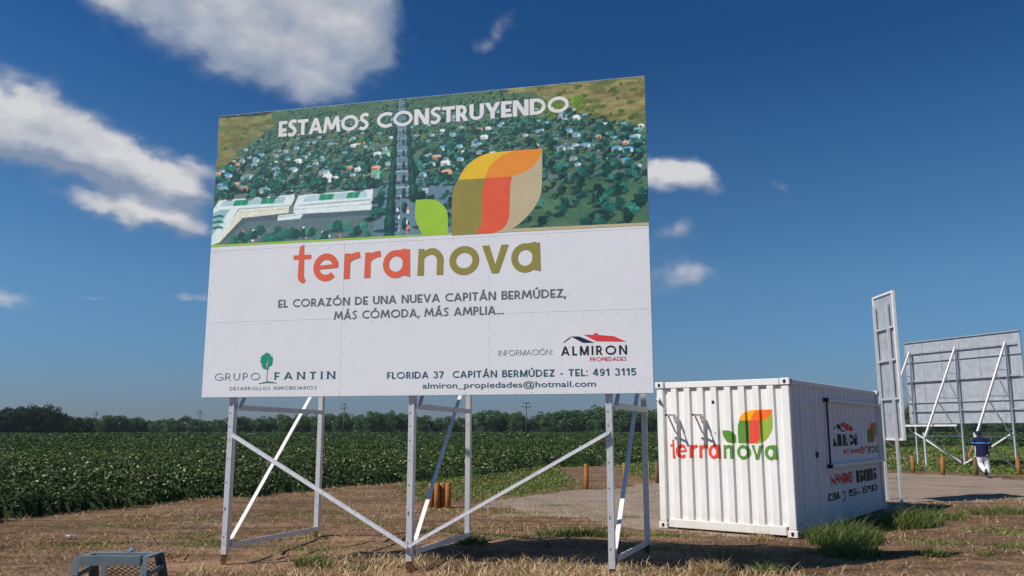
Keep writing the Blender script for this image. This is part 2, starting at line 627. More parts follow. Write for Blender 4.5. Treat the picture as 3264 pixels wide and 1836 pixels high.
def ground_z(x, y):
    x = np.asarray(x, float)
    y = np.asarray(y, float)
    near = np.exp(-(np.hypot(x, y - 15) / 45) ** 2)
    z = ((fbm(x * .45, y * .45, 3, 3) - .5) * .07 + (fbm(x * 2.2, y * 2.2, 9, 3) - .5) * .05) * near
    for (u, n) in POSTS_F + POSTS_R:
        px, py = panel_xy(u, n)
        z = z + .025 * np.exp(-(((x - px) / .45) ** 2 + ((y - py) / .35) ** 2)) - .02 * np.exp(-(((x - px) / .12) ** 2 + ((y - py) / .12) ** 2))
    for off_ in (-.8, .8):
        q_ = (x + 2.0) * .16 + (y - 12.6) * .987 + .25 * np.sin(x * .5) + off_
        z = z - .035 * np.exp(-(q_ / .13) ** 2) + .018 * np.exp(-((np.abs(q_) - .24) / .09) ** 2)
    # flat pads
    for (cx, cy, r) in ((4.6, 16.0, 3.3),):
        z = z * (1 - np.exp(-(np.hypot(x - cx, y - cy) / r) ** 4)) - .012 * np.exp(-(np.hypot(x - cx, y - cy) / r) ** 4)
    return z


# ------------------------------------------------------------------ ground
def graded(a, b_, st, far, ratio=1.18):
    core = list(np.arange(a, b_ + st / 2, st))
    s, x = st, b_
    up = []
    while x < far:
        s *= ratio
        x += s
        up.append(x)
    s, x = st, a
    dn = []
    while x > -far:
        s *= ratio
        x -= s
        dn.append(x)
    return np.array(dn[::-1] + core + up)


gx = graded(-13, 19, .12, 1500)
gy = graded(4.5, 34, .12, 1500)
GX, GY = np.meshgrid(gx, gy)
GZ = ground_z(GX, GY)
nx, ny = len(gx), len(gy)
ii = np.arange(nx * ny).reshape(ny, nx)
quads = np.stack([ii[:-1, :-1], ii[:-1, 1:], ii[1:, 1:], ii[1:, :-1]], -1).reshape(-1, 4)
fresh = np.zeros_like(GX)
for k, (u, n) in enumerate(POSTS_F + POSTS_R):
    px, py = panel_xy(u, n)
    sx_, sy_ = ((1.3, .55) if k == 0 else (.8, .5))
    fresh = np.maximum(fresh, np.exp(-((GX - px + (.25 if k == 0 else 0)) / sx_) ** 2 - ((GY - py) / sy_) ** 2))
fresh = np.maximum(fresh, .8 * np.exp(-((GX + 2.4) / 1.5) ** 2 - ((GY - 12.3) / .9) ** 2))
fresh = np.clip(fresh * (0.6 + .9 * fbm(GX * 1.7, GY * 1.7, 21, 4)), 0, 1)
me = np_mesh('ground', np.stack([GX, GY, GZ], -1).reshape(-1, 3), quads, rnd=fresh.ravel())
m, t, b = new_mat('bare_soil')
co = coords(t)
mps = t.n('ShaderNodeMapping')
mps.inputs['Scale'].default_value = (.7, 1.0, 1)
t.link(co, mps.inputs[0])
n1 = t.noise(mps.outputs[0], .7, 6, .6)
n2 = t.noise(co, 4.2, 9, .74)
n3 = t.noise(co, 26, 5, .7)
ca = t.ramp(n1, [(.3, (0.146, 0.091, 0.055)), (.5, (0.224, 0.146, 0.091)), (.7, (0.305, 0.213, 0.146))])
cb = t.ramp(n2, [(.32, (.34, .30, .27)), (.5, (.92, .90, .88)), (.7, (1.32, 1.30, 1.25))])
cc = t.mix(1.0, ca, cb, 'MULTIPLY')
mst = t.n('ShaderNodeMapping')
mst.inputs['Rotation'].default_value = (0, 0, R(-18))
mst.inputs['Scale'].default_value = (.35, 2.4, 1)
t.link(co, mst.inputs[0])
n4 = t.noise(mst.outputs[0], 1.1, 6, .62)
cc = t.mix(.75, cc, t.mix(1.0, cc, t.ramp(n4, [(.34, (.48, .46, .44)), (.5, (1, 1, 1)), (.66, (1.35, 1.3, 1.22))]), 'MULTIPLY'))
fl = t.ramp(n3, [(.36, (.45, .42, .38)), (.52, (1, 1, 1)), (.70, (1.4, 1.35, 1.22))])
cc = t.mix(1.0, cc, fl, 'MULTIPLY')
at = t.n('ShaderNodeAttribute', attribute_name='rnd')
sand = t.ramp(n2, [(.3, (0.286, 0.163, 0.094)), (.7, (0.436, 0.267, 0.163))])
cc = t.mix(t.m('MULTIPLY', at.outputs['Fac'], .85), cc, sand)
t.link(cc, b.inputs['Base Color'])
b.inputs['Roughness'].default_value = .95
b.inputs['Specular IOR Level'].default_value = .1
bump(t, b, t.m('ADD', t.m('ADD', n2, t.m('MULTIPLY', n4, 1.2)), t.m('MULTIPLY', n3, .5)), .9, .06)
tag(link_mesh('ground', me, m, smooth=True), kind='structure')

# path: the same grid, lifted, sinking under the soil at its border
jit = (fbm(GX * .7, GY * .9, 41, 5) - .5) * 2.4 + (vnoise(GX * 5, GY * 5, 43) - .5) * .5
sd = sdist(GX, GY, PATH) + jit
PSD = sd
keep = (sd > -.35) & (np.abs(GX) < 60) & (GY < 60) & (GY > 8)
lift = np.clip(sd * .06, -.03, .012)
vid = np.full(nx * ny, -1)
kq = quads[keep.ravel()[quads].all(1)]
used = np.unique(kq)
vid[used] = np.arange(len(used))
pv = np.stack([GX, GY, GZ + lift], -1).reshape(-1, 3)[used]
me = np_mesh('path', pv, vid[kq])
m, t, b = new_mat('compacted_gravel')
co = coords(t)
n1 = t.noise(co, .9, 6, .6)
n2 = t.noise(co, 26, 6, .7)
ca = t.ramp(n1, [(.3, (0.209, 0.158, 0.120)), (.7, (0.311, 0.245, 0.194))])
cb = t.ramp(n2, [(.3, (.62, .62, .62)), (.55, (1, 1, 1)), (.68, (1.15, 1.15, 1.15)), (.78, (2.0, 1.95, 1.9))])
t.link(t.mix(1.0, ca, cb, 'MULTIPLY'), b.inputs['Base Color'])
b.inputs['Roughness'].default_value = .95
b.inputs['Specular IOR Level'].default_value = .1
bump(t, b, n2, .6, .02)
tag(link_mesh('path', me, m, smooth=True), kind='structure')

# ------------------------------------------------------------------ leaf and blade builders


def unit(v):
    return v / (np.linalg.norm(v, axis=-1, keepdims=True) + 1e-9)


def leaf_cards(c, size, up_bias=.6, rng=RNG, aspect=.7, fold=.18):
    """diamond leaf cards, slightly folded along the midrib: verts (N*4,3), faces"""
    n = len(c)
    nrm = rng.normal(size=(n, 3))
    nrm[:, 2] = np.abs(nrm[:, 2]) + up_bias
    nrm = unit(nrm)
    d = unit(np.cross(nrm, rng.normal(size=(n, 3))))
    s = np.cross(nrm, d)
    size = np.broadcast_to(size, (n,))[:, None]
    a = c - d * size * .5
    b_ = c + d * size * .5
    l = c + s * size * aspect * .5 + nrm * size * fold - d * size * .08
    r = c - s * size * aspect * .5 + nrm * size * fold - d * size * .08
    v = np.stack([a, l, b_, r], 1).reshape(-1, 3)
    fidx = np.arange(n * 4).reshape(n, 4)
    # two triangles sharing the rib
    tri = np.concatenate([fidx[:, [0, 2, 1]], fidx[:, [0, 3, 2]]], 0)
    return v, tri


def blades(base, length, width, lean, rng=RNG, droop=.5):
    """bent grass blades, 2 quads + tip: verts (N*5...), returns verts, tri faces"""
    n = len(base)
    ang = rng.uniform(0, 2 * math.pi, n)
    dirx = np.stack([np.cos(ang), np.sin(ang), np.zeros(n)], -1)
    ang2 = rng.uniform(0, 2 * math.pi, n)
    side = np.stack([np.cos(ang2), np.sin(ang2), np.zeros(n)], -1)
    L = np.broadcast_to(length, (n,))[:, None]
    wd = np.broadcast_to(width, (n,))[:, None]
    ln = (lean * rng.uniform(.3, 1.4, n))[:, None]
    up = np.array([0, 0, 1.0])
    d0 = unit(up + dirx * ln)
    d1 = unit(up * (1 - droop * rng.uniform(0, 1.4, n)[:, None]) + dirx * (ln + droop))
    p1 = base + d0 * L * .5
    p2 = p1 + d1 * L * .5
    v = np.stack([base - side * wd * .5, base + side * wd * .5, p1 - side * wd * .42, p1 + side * wd * .42, p2], 1).reshape(-1, 3)
    k = np.arange(n)[:, None] * 5
    tri = np.concatenate([k + [0, 1, 3], k + [0, 3, 2], k + [2, 3, 4]], 0)
    return v, tri


def rep(r, k):
    return np.repeat(r, k)


# ------------------------------------------------------------------ soybean field
def field_sd(x, y):
    return sdist(x, y, FIELD) + (fbm(np.asarray(x) * .9, np.asarray(y) * .9, 77, 3) - .5) * 1.7


def canopy_h(x, y, sdv):
    hgt = .66 + .16 * (fbm(x * .25, y * .25, 5, 3) - .5) + .22 * (fbm(x * 1.6, y * 1.6, 8, 2) - .5)
    return hgt * np.clip(.16 + sdv * .62, 0, 1) ** .62


rr = 13 * (360 / 13) ** np.linspace(0, 1, 330)
aa = np.linspace(R(-62), R(62), 420)
RR, AA = np.meshgrid(rr, aa)
FX, FY = RR * np.sin(AA), RR * np.cos(AA)
fs = field_sd(FX, FY)
FZ = np.where(fs > .45, canopy_h(FX, FY, fs) - .13, -.08)
n0, n1_ = FX.shape
ii = np.arange(n0 * n1_).reshape(n0, n1_)
fq = np.stack([ii[:-1, :-1], ii[:-1, 1:], ii[1:, 1:], ii[1:, :-1]], -1).reshape(-1, 4)
ok = (fs > -.25).ravel()[fq].any(1)
fq = fq[ok]
us = np.unique(fq)
mp_ = np.full(n0 * n1_, -1)
mp_[us] = np.arange(len(us))
sheet_v = np.stack([FX, FY, FZ], -1).reshape(-1, 3)[us]
sheet_f = mp_[fq]
sheet_tri = np.concatenate([sheet_f[:, [0, 1, 2]], sheet_f[:, [0, 2, 3]]], 0)
sheet_r = np.clip((fbm(sheet_v[:, 0] * .6, sheet_v[:, 1] * .6, 2, 3) - .3) * .5, 0, .5)


def sample_field(r0, r1, n, a0=-52, a1=52):
    r = np.sqrt(RNG.uniform(r0 * r0, r1 * r1, n))
    a = RNG.uniform(R(a0), R(a1), n)
    x, y = r * np.sin(a), r * np.cos(a)
    sdv = field_sd(x, y)
    k = (sdv > .02) & (RNG.uniform(size=n) < np.clip(.12 + sdv * 1.1, 0, 1) + (r > 60))
    return x[k], y[k], sdv[k]


allv, allt, allr, nv = [sheet_v], [sheet_tri], [sheet_r], len(sheet_v)
for (r0, r1, n, s0, s1, under) in ((13, 24, 300000, .05, .095, .5), (24, 45, 320000, .07, .12, .35), (45, 90, 300000, .11, .19, .25), (90, 190, 150000, .26, .5, .2), (190, 345, 120000, .6, 1.0, .15)):
    x, y, sdv = sample_field(r0, r1, n, -50, 44)
    hh = canopy_h(x, y, sdv)
    edge = np.exp(-sdv / .7)
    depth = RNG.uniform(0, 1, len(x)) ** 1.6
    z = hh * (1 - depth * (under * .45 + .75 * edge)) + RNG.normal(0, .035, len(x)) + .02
    z = np.maximum(z, .05)
    c = np.stack([x, y, z], -1)
    v, tr = leaf_cards(c, RNG.uniform(s0, s1, len(c)), .7)
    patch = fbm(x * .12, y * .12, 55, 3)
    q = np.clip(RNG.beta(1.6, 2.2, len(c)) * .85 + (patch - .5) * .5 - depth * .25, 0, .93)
    painted_glint = RNG.uniform(size=len(c)) < (.085 if r1 < 50 else .014)  # share of leaves coloured pale to imitate glints of light
    q = np.where(painted_glint, RNG.uniform(.93, 1, len(c)), q)
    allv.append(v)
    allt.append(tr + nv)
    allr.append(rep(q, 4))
    nv += len(v)
# bare stems at the border
x, y, sdv = sample_field(13, 40, 60000)
k = sdv < .55
base = np.stack([x[k], y[k], ground_z(x[k], y[k])], -1)
v, tr = blades(base, RNG.uniform(.25, .55, len(base)), .012, .25, droop=.2)
allv.append(v)
allt.append(tr + nv)
allr.append(np.repeat(RNG.uniform(.2, .9, len(base)), 5))
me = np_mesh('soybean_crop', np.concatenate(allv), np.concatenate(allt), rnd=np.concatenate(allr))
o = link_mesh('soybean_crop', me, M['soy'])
tag(o, 'dark green leafy crop covering the whole field up to the far trees', 'crop', kind='stuff')

# ------------------------------------------------------------------ tree line


def make_tree_meshes(kind, seed):
    rng = np.random.default_rng(seed)
    cl = []
    ncl = 60
    for i in range(ncl):
        p = unit(rng.normal(size=3)) * rng.uniform(.35, 1.0) ** .5
        if kind == 'round':
            q = np.array([p[0] * .48, p[1] * .45, .54 + p[2] * .40])
            if q[2] < .4:
                q[:2] *= .92
        elif kind == 'ragged':
            q = np.array([p[0] * .42 + rng.normal() * .06, p[1] * .38, .55 + p[2] * .42 + rng.normal() * .05])
        else:
            q = np.array([p[0] * .62, p[1] * .5, .44 + p[2] * .40])
        q[2] = max(q[2], .08)
        cl.append((q, rng.uniform(.10, .17)))
    cs, rs = [], []
    for q, rad in cl:
        n = 95 if kind != 'ragged' else 40
        d = unit(rng.normal(size=(n, 3))) * (rng.uniform(.35, 1, (n, 1)) ** .4) * rad
        d[:, 2] *= .8
        cs.append(q + d)
        tone = rng.uniform(-.2, .2)
        rs.append(np.clip(rng.uniform(.15, .75, n) + tone, 0, 1))
    # skirt down to the ground
    n = 900
    d = rng.uniform(-1, 1, (n, 2))
    sk = np.stack([d[:, 0] * .46, d[:, 1] * .4, rng.uniform(.01, .4, n)], -1)
    cs.append(sk)
    rs.append(rng.uniform(0, .5, n))
    c = np.concatenate(cs)
    r = np.concatenate(rs)
    v, tr = leaf_cards(c, rng.uniform(.028, .062, len(c)), .25, rng, .85)
    return np_mesh('crown', v, tr, rnd=rep(r, 4))


def trunk_mesh(seed):
    rnd = random.Random(seed)
    bm = MB()
    bm.tube([(0, 0, -.02), (.01, 0, .12), (-.01, .01, .3), (.02, 0, .55), (.03, 0, .8)], [.035, .028, .022, .015, .006], 7)
    for k in range(6):
        a = rnd.uniform(0, 6.28)
        z = rnd.uniform(.2, .5)
        e = (math.cos(a) * rnd.uniform(.2, .36), math.sin(a) * rnd.uniform(.2, .36), z + rnd.uniform(.12, .36))
        bm.tube([(0, 0, z), (e[0] * .5, e[1] * .5, z + (e[2] - z) * .35), e], [.014, .01, .004], 5)
    bmesh.ops.recalc_face_normals(bm.bm, faces=bm.bm.faces)
    me = bpy.data.meshes.new('trunk')
    bm.bm.to_mesh(me)
    bm.bm.free()
    return me


VAR = []
for k, kind in enumerate(('round', 'round', 'round', 'wide', 'wide', 'ragged', 'ragged', 'round')):
    cme = make_tree_meshes(kind, 100 + k)
    cme.materials.append(M['tree'])
    tme = trunk_mesh(k)
    tme.materials.append(M['bark'])
    VAR.append((cme, tme, kind))
dark_round = make_tree_meshes('round', 300)
dark_round.materials.append(M['treedark'])
dark_wide = make_tree_meshes('wide', 301)
dark_wide.materials.append(M['treedark'])
dark_rag = make_tree_meshes('ragged', 302)
dark_rag.materials.append(M['treedark'])


def plant_tree(x, y, hgt, wid, cme, tme, label, group, name='tree'):
    e = empty(name, (x, y, 0), random.uniform(0, 6.28))
    tag(e, label, 'tree', group)
    e.scale = (wid, wid, hgt)
    for nm, me_ in (('crown', cme), ('trunk', tme)):
        c = bpy.data.objects.new(nm, me_)
        COL.objects.link(c)
        c.parent = e
    return e


# skyline of the tree line: pixel column -> height above eye per unit distance
PROF = [(-1500, 1318), (-900, 1308), (-400, 1300), (0, 1303), (94, 1297), (180, 1293), (214, 1316), (280, 1322), (322, 1327), (371, 1319), (427, 1325), (465, 1328), (491, 1336), (546, 1324),
        (640, 1326), (670, 1338), (726, 1324), (764, 1320), (824, 1331), (888, 1318), (960, 1316), (1046, 1315), (1103, 1316), (1137, 1331), (1150, 1351), (1162, 1318),
        (1200, 1311), (1256, 1309), (1307, 1315), (1324, 1327), (1359, 1324), (1385, 1334), (1423, 1322), (1508, 1317), (1530, 1309), (1564, 1303), (1606, 1310),
        (1658, 1315), (1687, 1329), (1726, 1316), (1786, 1303), (1862, 1300), (1905, 1290), (1940, 1294), (2042, 1302), (2096, 1303), (2300, 1312), (2700, 1316), (2880, 1308),
        (2920, 1292), (3000, 1318), (3264, 1322), (3700, 1315)]
pxs = np.array([p[0] for p in PROF], float)
pys = np.array([p[1] for p in PROF], float)
px = -1500.0
k = 0
G_FAR = 'rounded trees in the far tree line'
while px < 4300:
    dark = px < 300
    D = 262 + RNG.uniform(-8, 10) if dark else 332 + RNG.uniform(-10, 12)
    top = float(np.interp(px, pxs, pys))
    hgt = 1.73 + (1370.5 - top) / 2633 * D * 1.0
    hgt *= RNG.uniform(.94, 1.05)
    X = (px - 1632) / 2633 * D
    gap = 1141 < px < 1158
    if dark:
        cme = random.choice([dark_round, dark_wide, dark_round])
        plant_tree(X, D, hgt, hgt * RNG.uniform(.95, 1.25), cme, VAR[k % 8][1],
                   'nearly black bushy tree in the dark wood at the left end of the tree line', 'dark trees at the left end')
        px += RNG.uniform(24, 36)
    else:
        v_ = VAR[int(RNG.choice([0, 1, 2, 3, 4, 7]))]
        if not gap:
            plant_tree(X, D, hgt, hgt * RNG.uniform(.85, 1.15), v_[0], v_[1],
                       'rounded dark green tree in the far tree line beyond the crop field', G_FAR)
        px += RNG.uniform(24, 40)
    k += 1
# distinct emergent crowns of the left wood
for (pxx, top, wd, cm, lab) in ((128, 1289, .8, dark_rag, 'thin ragged grey-green crown rising above the dark wood, left one of two'),
                                (178, 1287, .7, dark_rag, 'thin ragged crown at the right edge of the dark left wood'),
                                (90, 1294, 1.3, dark_wide, 'broad flat-topped dark crown standing highest in the left wood')):
    D = 258
    hgt = 1.73 + (1370.5 - top) / 2633 * D
    plant_tree((pxx - 1632) / 2633 * D, D, hgt, hgt * wd, cm, VAR[5][1], lab, None)
# tall thin tree by the back-facing billboard
D = 150
plant_tree((2893 - 1632) / 2633 * D, D, 1.73 + (1370.5 - 1280) / 2633 * D, 3.8, VAR[5][0], VAR[5][1],
           'thin upright tree peeking out between the narrow sign and the large back-facing billboard', None)

# utility poles
for (pxx, top, D, lab) in ((322, 1313, 318, 'small wooden utility pole with crossarms furthest left along the tree line'),
                           (649, 1309, 312, 'utility pole with two crossarms left of the big billboard, before the trees'),
                           (1103, 1288, 236, 'utility pole seen under the big billboard between its left and middle posts'),
                           (1677, 1283, 222, 'utility pole seen under the big billboard between its middle and right posts')):
    zt = 1.73 + (1370.5 - top) / 2633 * D
    X = (pxx - 1632) / 2633 * D
    e = empty('utility_pole', (X, D, 0), R(random.uniform(-25, 10)))
    tag(e, lab, 'utility pole', 'poles along the tree line')
    MB().tube([(0, 0, -.1), (0, 0, zt)], [.2, .13], 10).build('pole', M['polewood'], e, True)
    for zz, l in ((zt - .35, 1.7), (zt - 1.35, 2.5)):
        a = MB().box((0, -.17, zz), (l, .14, .16)).build('crossarm', M['bark'], e)
        for xx in (-l * .44, l * .44, .3 * l):
            MB().tube([(xx, -.17, zz + .08), (xx, -.17, zz + .24), (xx, -.17, zz + .36)], [.05, .1, .04], 8).build('insulator', M['polewood'], a)

# ------------------------------------------------------------------ lettering tools


class Ink:
    """flat ribbons in a 2-D plane (x right, y up); each ribbon sits a hair above the last so none are coplanar"""
    def __init__(self):
        self.v = []
        self.f = []
        self.k = 0
    def _d(self):
        self.k += 1
        return (self.k % 9) * .0001
    def quad(self, p):
        d = self._d()
        i = len(self.v)
        self.v += [(a, b_, d) for a, b_ in p]
        self.f.append(list(range(i, i + len(p))))
    def ribbon(self, pts, wd):
        pts = [np.array(p, float) for p in pts]
        n = len(pts)
        ws = wd if isinstance(wd, (list, tuple, np.ndarray)) else [wd] * n
        d = self._d()
        i0 = len(self.v)
        for i, p in enumerate(pts):
            t_ = pts[min(i + 1, n - 1)] - pts[max(i - 1, 0)]
            t_ = t_ / (np.linalg.norm(t_) + 1e-9)
            nn = np.array([-t_[1], t_[0]]) * ws[i] / 2
            self.v.append((*(p + nn), d))
            self.v.append((*(p - nn), d))
        for i in range(n - 1):
            a = i0 + 2 * i
            self.f.append([a + 1, a + 3, a + 2, a])
    def mesh(self, name):
        me = bpy.data.meshes.new(name)
        me.from_pydata(self.v, [], self.f)
        return me


def arc(cx, cy, rx, ry, a0, a1, n=18):
    return [(cx + rx * math.cos(R(a0 + (a1 - a0) * i / n)), cy + ry * math.sin(R(a0 + (a1 - a0) * i / n))) for i in range(n + 1)]


def smooth_pts(p, n=8):
    """Catmull-Rom through points (x,y,w)"""
    p = [np.array(q, float) for q in p]
    q = [2 * p[0] - p[1]] + p + [2 * p[-1] - p[-2]]
    out = []
    for i in range(1, len(q) - 2):
        for j in range(n):
            s = j / n
            out.append(.5 * ((2 * q[i]) + (-q[i - 1] + q[i + 1]) * s + (2 * q[i - 1] - 5 * q[i] + 4 * q[i + 1] - q[i + 2]) * s * s + (-q[i - 1] + 3 * q[i] - 3 * q[i + 1] + q[i + 2]) * s ** 3))
    out.append(p[-1])
    return out


# geometric capitals, cap height 1: (advance width, strokes)
def caps(t):
    h = t / 2
    G = {}
    G['A'] = (.80, [('s', h * .9, 0, .40, 1), ('s', .80 - h * .9, 0, .40, 1), ('h', .18, .62, .30)])
    G['B'] = (.56, [('v', h, 0, 1), ('h', h, .30, 1 - h), ('h', h, .30, .53), ('h', h, .30, h), ('a', .30, .765 - .0, .20 - h * .4, .235 - h * .25, 90, -90), ('a', .30, .53 / 2 + h / 2, .24 - h * .3, (.53 - h) / 2, 90, -90)])
    G['C'] = (.78, [('a', .52, .5, .52 - h, .5 - h, 52, 308)])
    G['D'] = (.76, [('v', h, 0, 1), ('h', h, .28, 1 - h), ('h', h, .28, h), ('a', .28, .5, .48 - h, .5 - h, 90, -90)])
    G['E'] = (.50, [('v', h, 0, 1), ('h', h, .50, 1 - h), ('h', h, .46, .42), ('h', h, .50, h)])
    G['F'] = (.47, [('v', h, 0, 1), ('h', h, .47, 1 - h), ('h', h, .43, .45)])
    G['G'] = (.84, [('a', .52, .5, .52 - h, .5 - h, 52, 350), ('h', .55, .84, .45)])
    G['I'] = (t, [('v', h, 0, 1)])
    G['L'] = (.46, [('v', h, 0, 1), ('h', h, .46, h)])
    G['M'] = (.98, [('s', h * .8, 0, .19, 1), ('s', .49, .18, .19, 1), ('s', .49, .18, .79, 1), ('s', .98 - h * .8, 0, .79, 1)])
    G['N'] = (.74, [('v', h, 0, 1), ('v', .74 - h, 0, 1), ('s', .74 - h * 1.2, 0, h * 1.2, 1)])
    G['O'] = (1.02, [('a', .51, .5, .51 - h, .5 - h, 0, 360)])
    G['P'] = (.54, [('v', h, 0, 1), ('h', h, .28, 1 - h), ('h', h, .28, .44), ('a', .28, .72 - h / 2, .26 - h, .28 - h / 2, 90, -90)])
    G['R'] = (.60, [('v', h, 0, 1), ('h', h, .28, 1 - h), ('h', h, .28, .42), ('a', .28, .71 - h / 2, .26 - h, .29 - h / 2, 90, -90), ('s', .60 - h, 0, .30, .44)])
    G['S'] = (.54, [('p', [(.50, .86, t * .9), (.38, .945, t), (.24, .93, t), (.115, .80, t), (.15, .64, t), (.27, .535, t), (.40, .42, t), (.44, .26, t), (.33, .10, t), (.19, .06, t), (.03, .14, t * .9)])])
    G['T'] = (.62, [('v', .31, 0, 1), ('h', 0, .62, 1 - h)])
    G['U'] = (.70, [('v', h, .33, 1), ('v', .70 - h, .33, 1), ('a', .35, .34, .35 - h, .34 - h, 180, 360)])
    G['V'] = (.76, [('s', .38, 0, h * .9, 1), ('s', .38, 0, .76 - h * .9, 1)])
    G['Y'] = (.72, [('s', .36, .40, h * .9, 1), ('s', .36, .40, .72 - h * .9, 1), ('v', .36, 0, .44)])
    G['Z'] = (.62, [('h', .03, .62, 1 - h), ('h', 0, .62, h), ('s', .03 + h, 0, .59 - h, 1)])
    G[','] = (.14, [('s', .02, -.18, .09, .15)])
    G['.'] = (.16, [('h', .0, .16, .08)])
    G[' '] = (.34, [])
    G['K'] = G['N']
    G['m'] = (.84, [('v', h, 0, 1), ('v', .84 - h, 0, 1), ('s', .42, .02, h * 1.2, 1), ('s', .42, .02, .84 - h * 1.2, 1)])
    G['-'] = (.34, [('h', .03, .31, .36)])
    G[':'] = (.16, [('h', .0, .16, t / 2), ('h', .0, .16, .66)])
    G['('] = (.26, [('a', .42, .45, .34, .62, 125, 235)])
    G[')'] = (.26, [('a', -.16, .45, .34, .62, 55, -55)])
    G['0'] = (.56, [('a', .28, .5, .28 - h, .5 - h, 0, 360)])
    G['1'] = (.40, [('v', .27, 0, 1), ('s', .06, .70, .24, .97)])
    G['3'] = (.55, [('p', [(.05, .80, t), (.14, .91, t), (.28, .935, t), (.42, .86, t), (.42, .66, t), (.28, .54, t)]), ('p', [(.28, .54, t), (.44, .44, t), (.47, .26, t), (.38, .11, t), (.24, .065, t), (.10, .12, t), (.04, .26, t)])])
    G['4'] = (.58, [('v', .40, 0, 1), ('h', 0, .58, .28), ('s', .05, .32, .37, 1)])
    G['5'] = (.55, [('h', .10, .50, 1 - h), ('s', .07, .46, .12, 1), ('p', [(.08, .50, t), (.20, .58, t), (.34, .57, t), (.46, .44, t), (.46, .24, t), (.34, .09, t), (.20, .07, t), (.05, .20, t)])])
    G['7'] = (.52, [('h', 0, .52, 1 - h), ('s', .16, 0, .45, 1 - t)])
    G['9'] = (.56, [('a', .28, .67, .28 - h, .33 - h, 0, 360), ('p', [(.49, .66, t), (.48, .40, t), (.38, .14, t), (.24, .07, t), (.08, .16, t)])])
    for base, acc in (('A', 'Á'), ('O', 'Ó'), ('U', 'Ú')):
        wd, st = G[base]
        G[acc] = (wd, st + [('s', wd / 2 - .07, 1.06, wd / 2 + .09, 1.28)])
    return G


def put_caps(ink_, text, x0, x1, y0, cap, t, track=.09, serif=0.0):
    inks = ink_ if isinstance(ink_, list) else None      # a list takes one Ink per word
    if inks is not None:
        ink_ = Ink()
        inks.append(ink_)
    G = caps(t)
    tot = sum(G[c][0] for c in text) + track * (len(text) - 1)
    sx = (x1 - x0) / (tot * cap)
    x = x0
    for c in text:
        wd, st = G[c]
        if c == ' ' and inks is not None and ink_.v:
            ink_ = Ink()
            inks.append(ink_)
        def T(px_, py_):
            return (x + px_ * cap * sx, y0 + py_ * cap)
        for s in st:
            if s[0] == 'v':
                ink_.quad([T(s[1] - t / 2, s[2]), T(s[1] + t / 2, s[2]), T(s[1] + t / 2, s[3]), T(s[1] - t / 2, s[3])])
                if serif:
                    for yy in (s[2], s[3]):
                        if yy in (0, 1):
                            y2 = yy + (serif * .35 if yy == 0 else -serif * .35)
                            ink_.quad([T(s[1] - serif, min(yy, y2)), T(s[1] + serif, min(yy, y2)), T(s[1] + serif, max(yy, y2)), T(s[1] - serif, max(yy, y2))])
            elif s[0] == 'h':
                ink_.quad([T(s[1], s[3] - t / 2), T(s[2], s[3] - t / 2), T(s[2], s[3] + t / 2), T(s[1], s[3] + t / 2)])
            elif s[0] == 's':
                dx, dy = s[3] - s[1], s[4] - s[2]
                hw = t / 2 * math.hypot(dx, dy) / abs(dy) * .97
                ink_.quad([T(s[1] - hw, s[2]), T(s[1] + hw, s[2]), T(s[3] + hw, s[4]), T(s[3] - hw, s[4])])
            elif s[0] == 'a':
                ink_.ribbon([T(*p) for p in arc(s[1], s[2], s[3], s[4], s[5], s[6], 28)], t * cap)
            elif s[0] == 'p':
                pp = smooth_pts(s[1], 6)
                ink_.ribbon([T(p[0], p[1]) for p in pp], [p[2] * cap for p in pp])
        x += (wd + track) * cap * sx
    return ink_


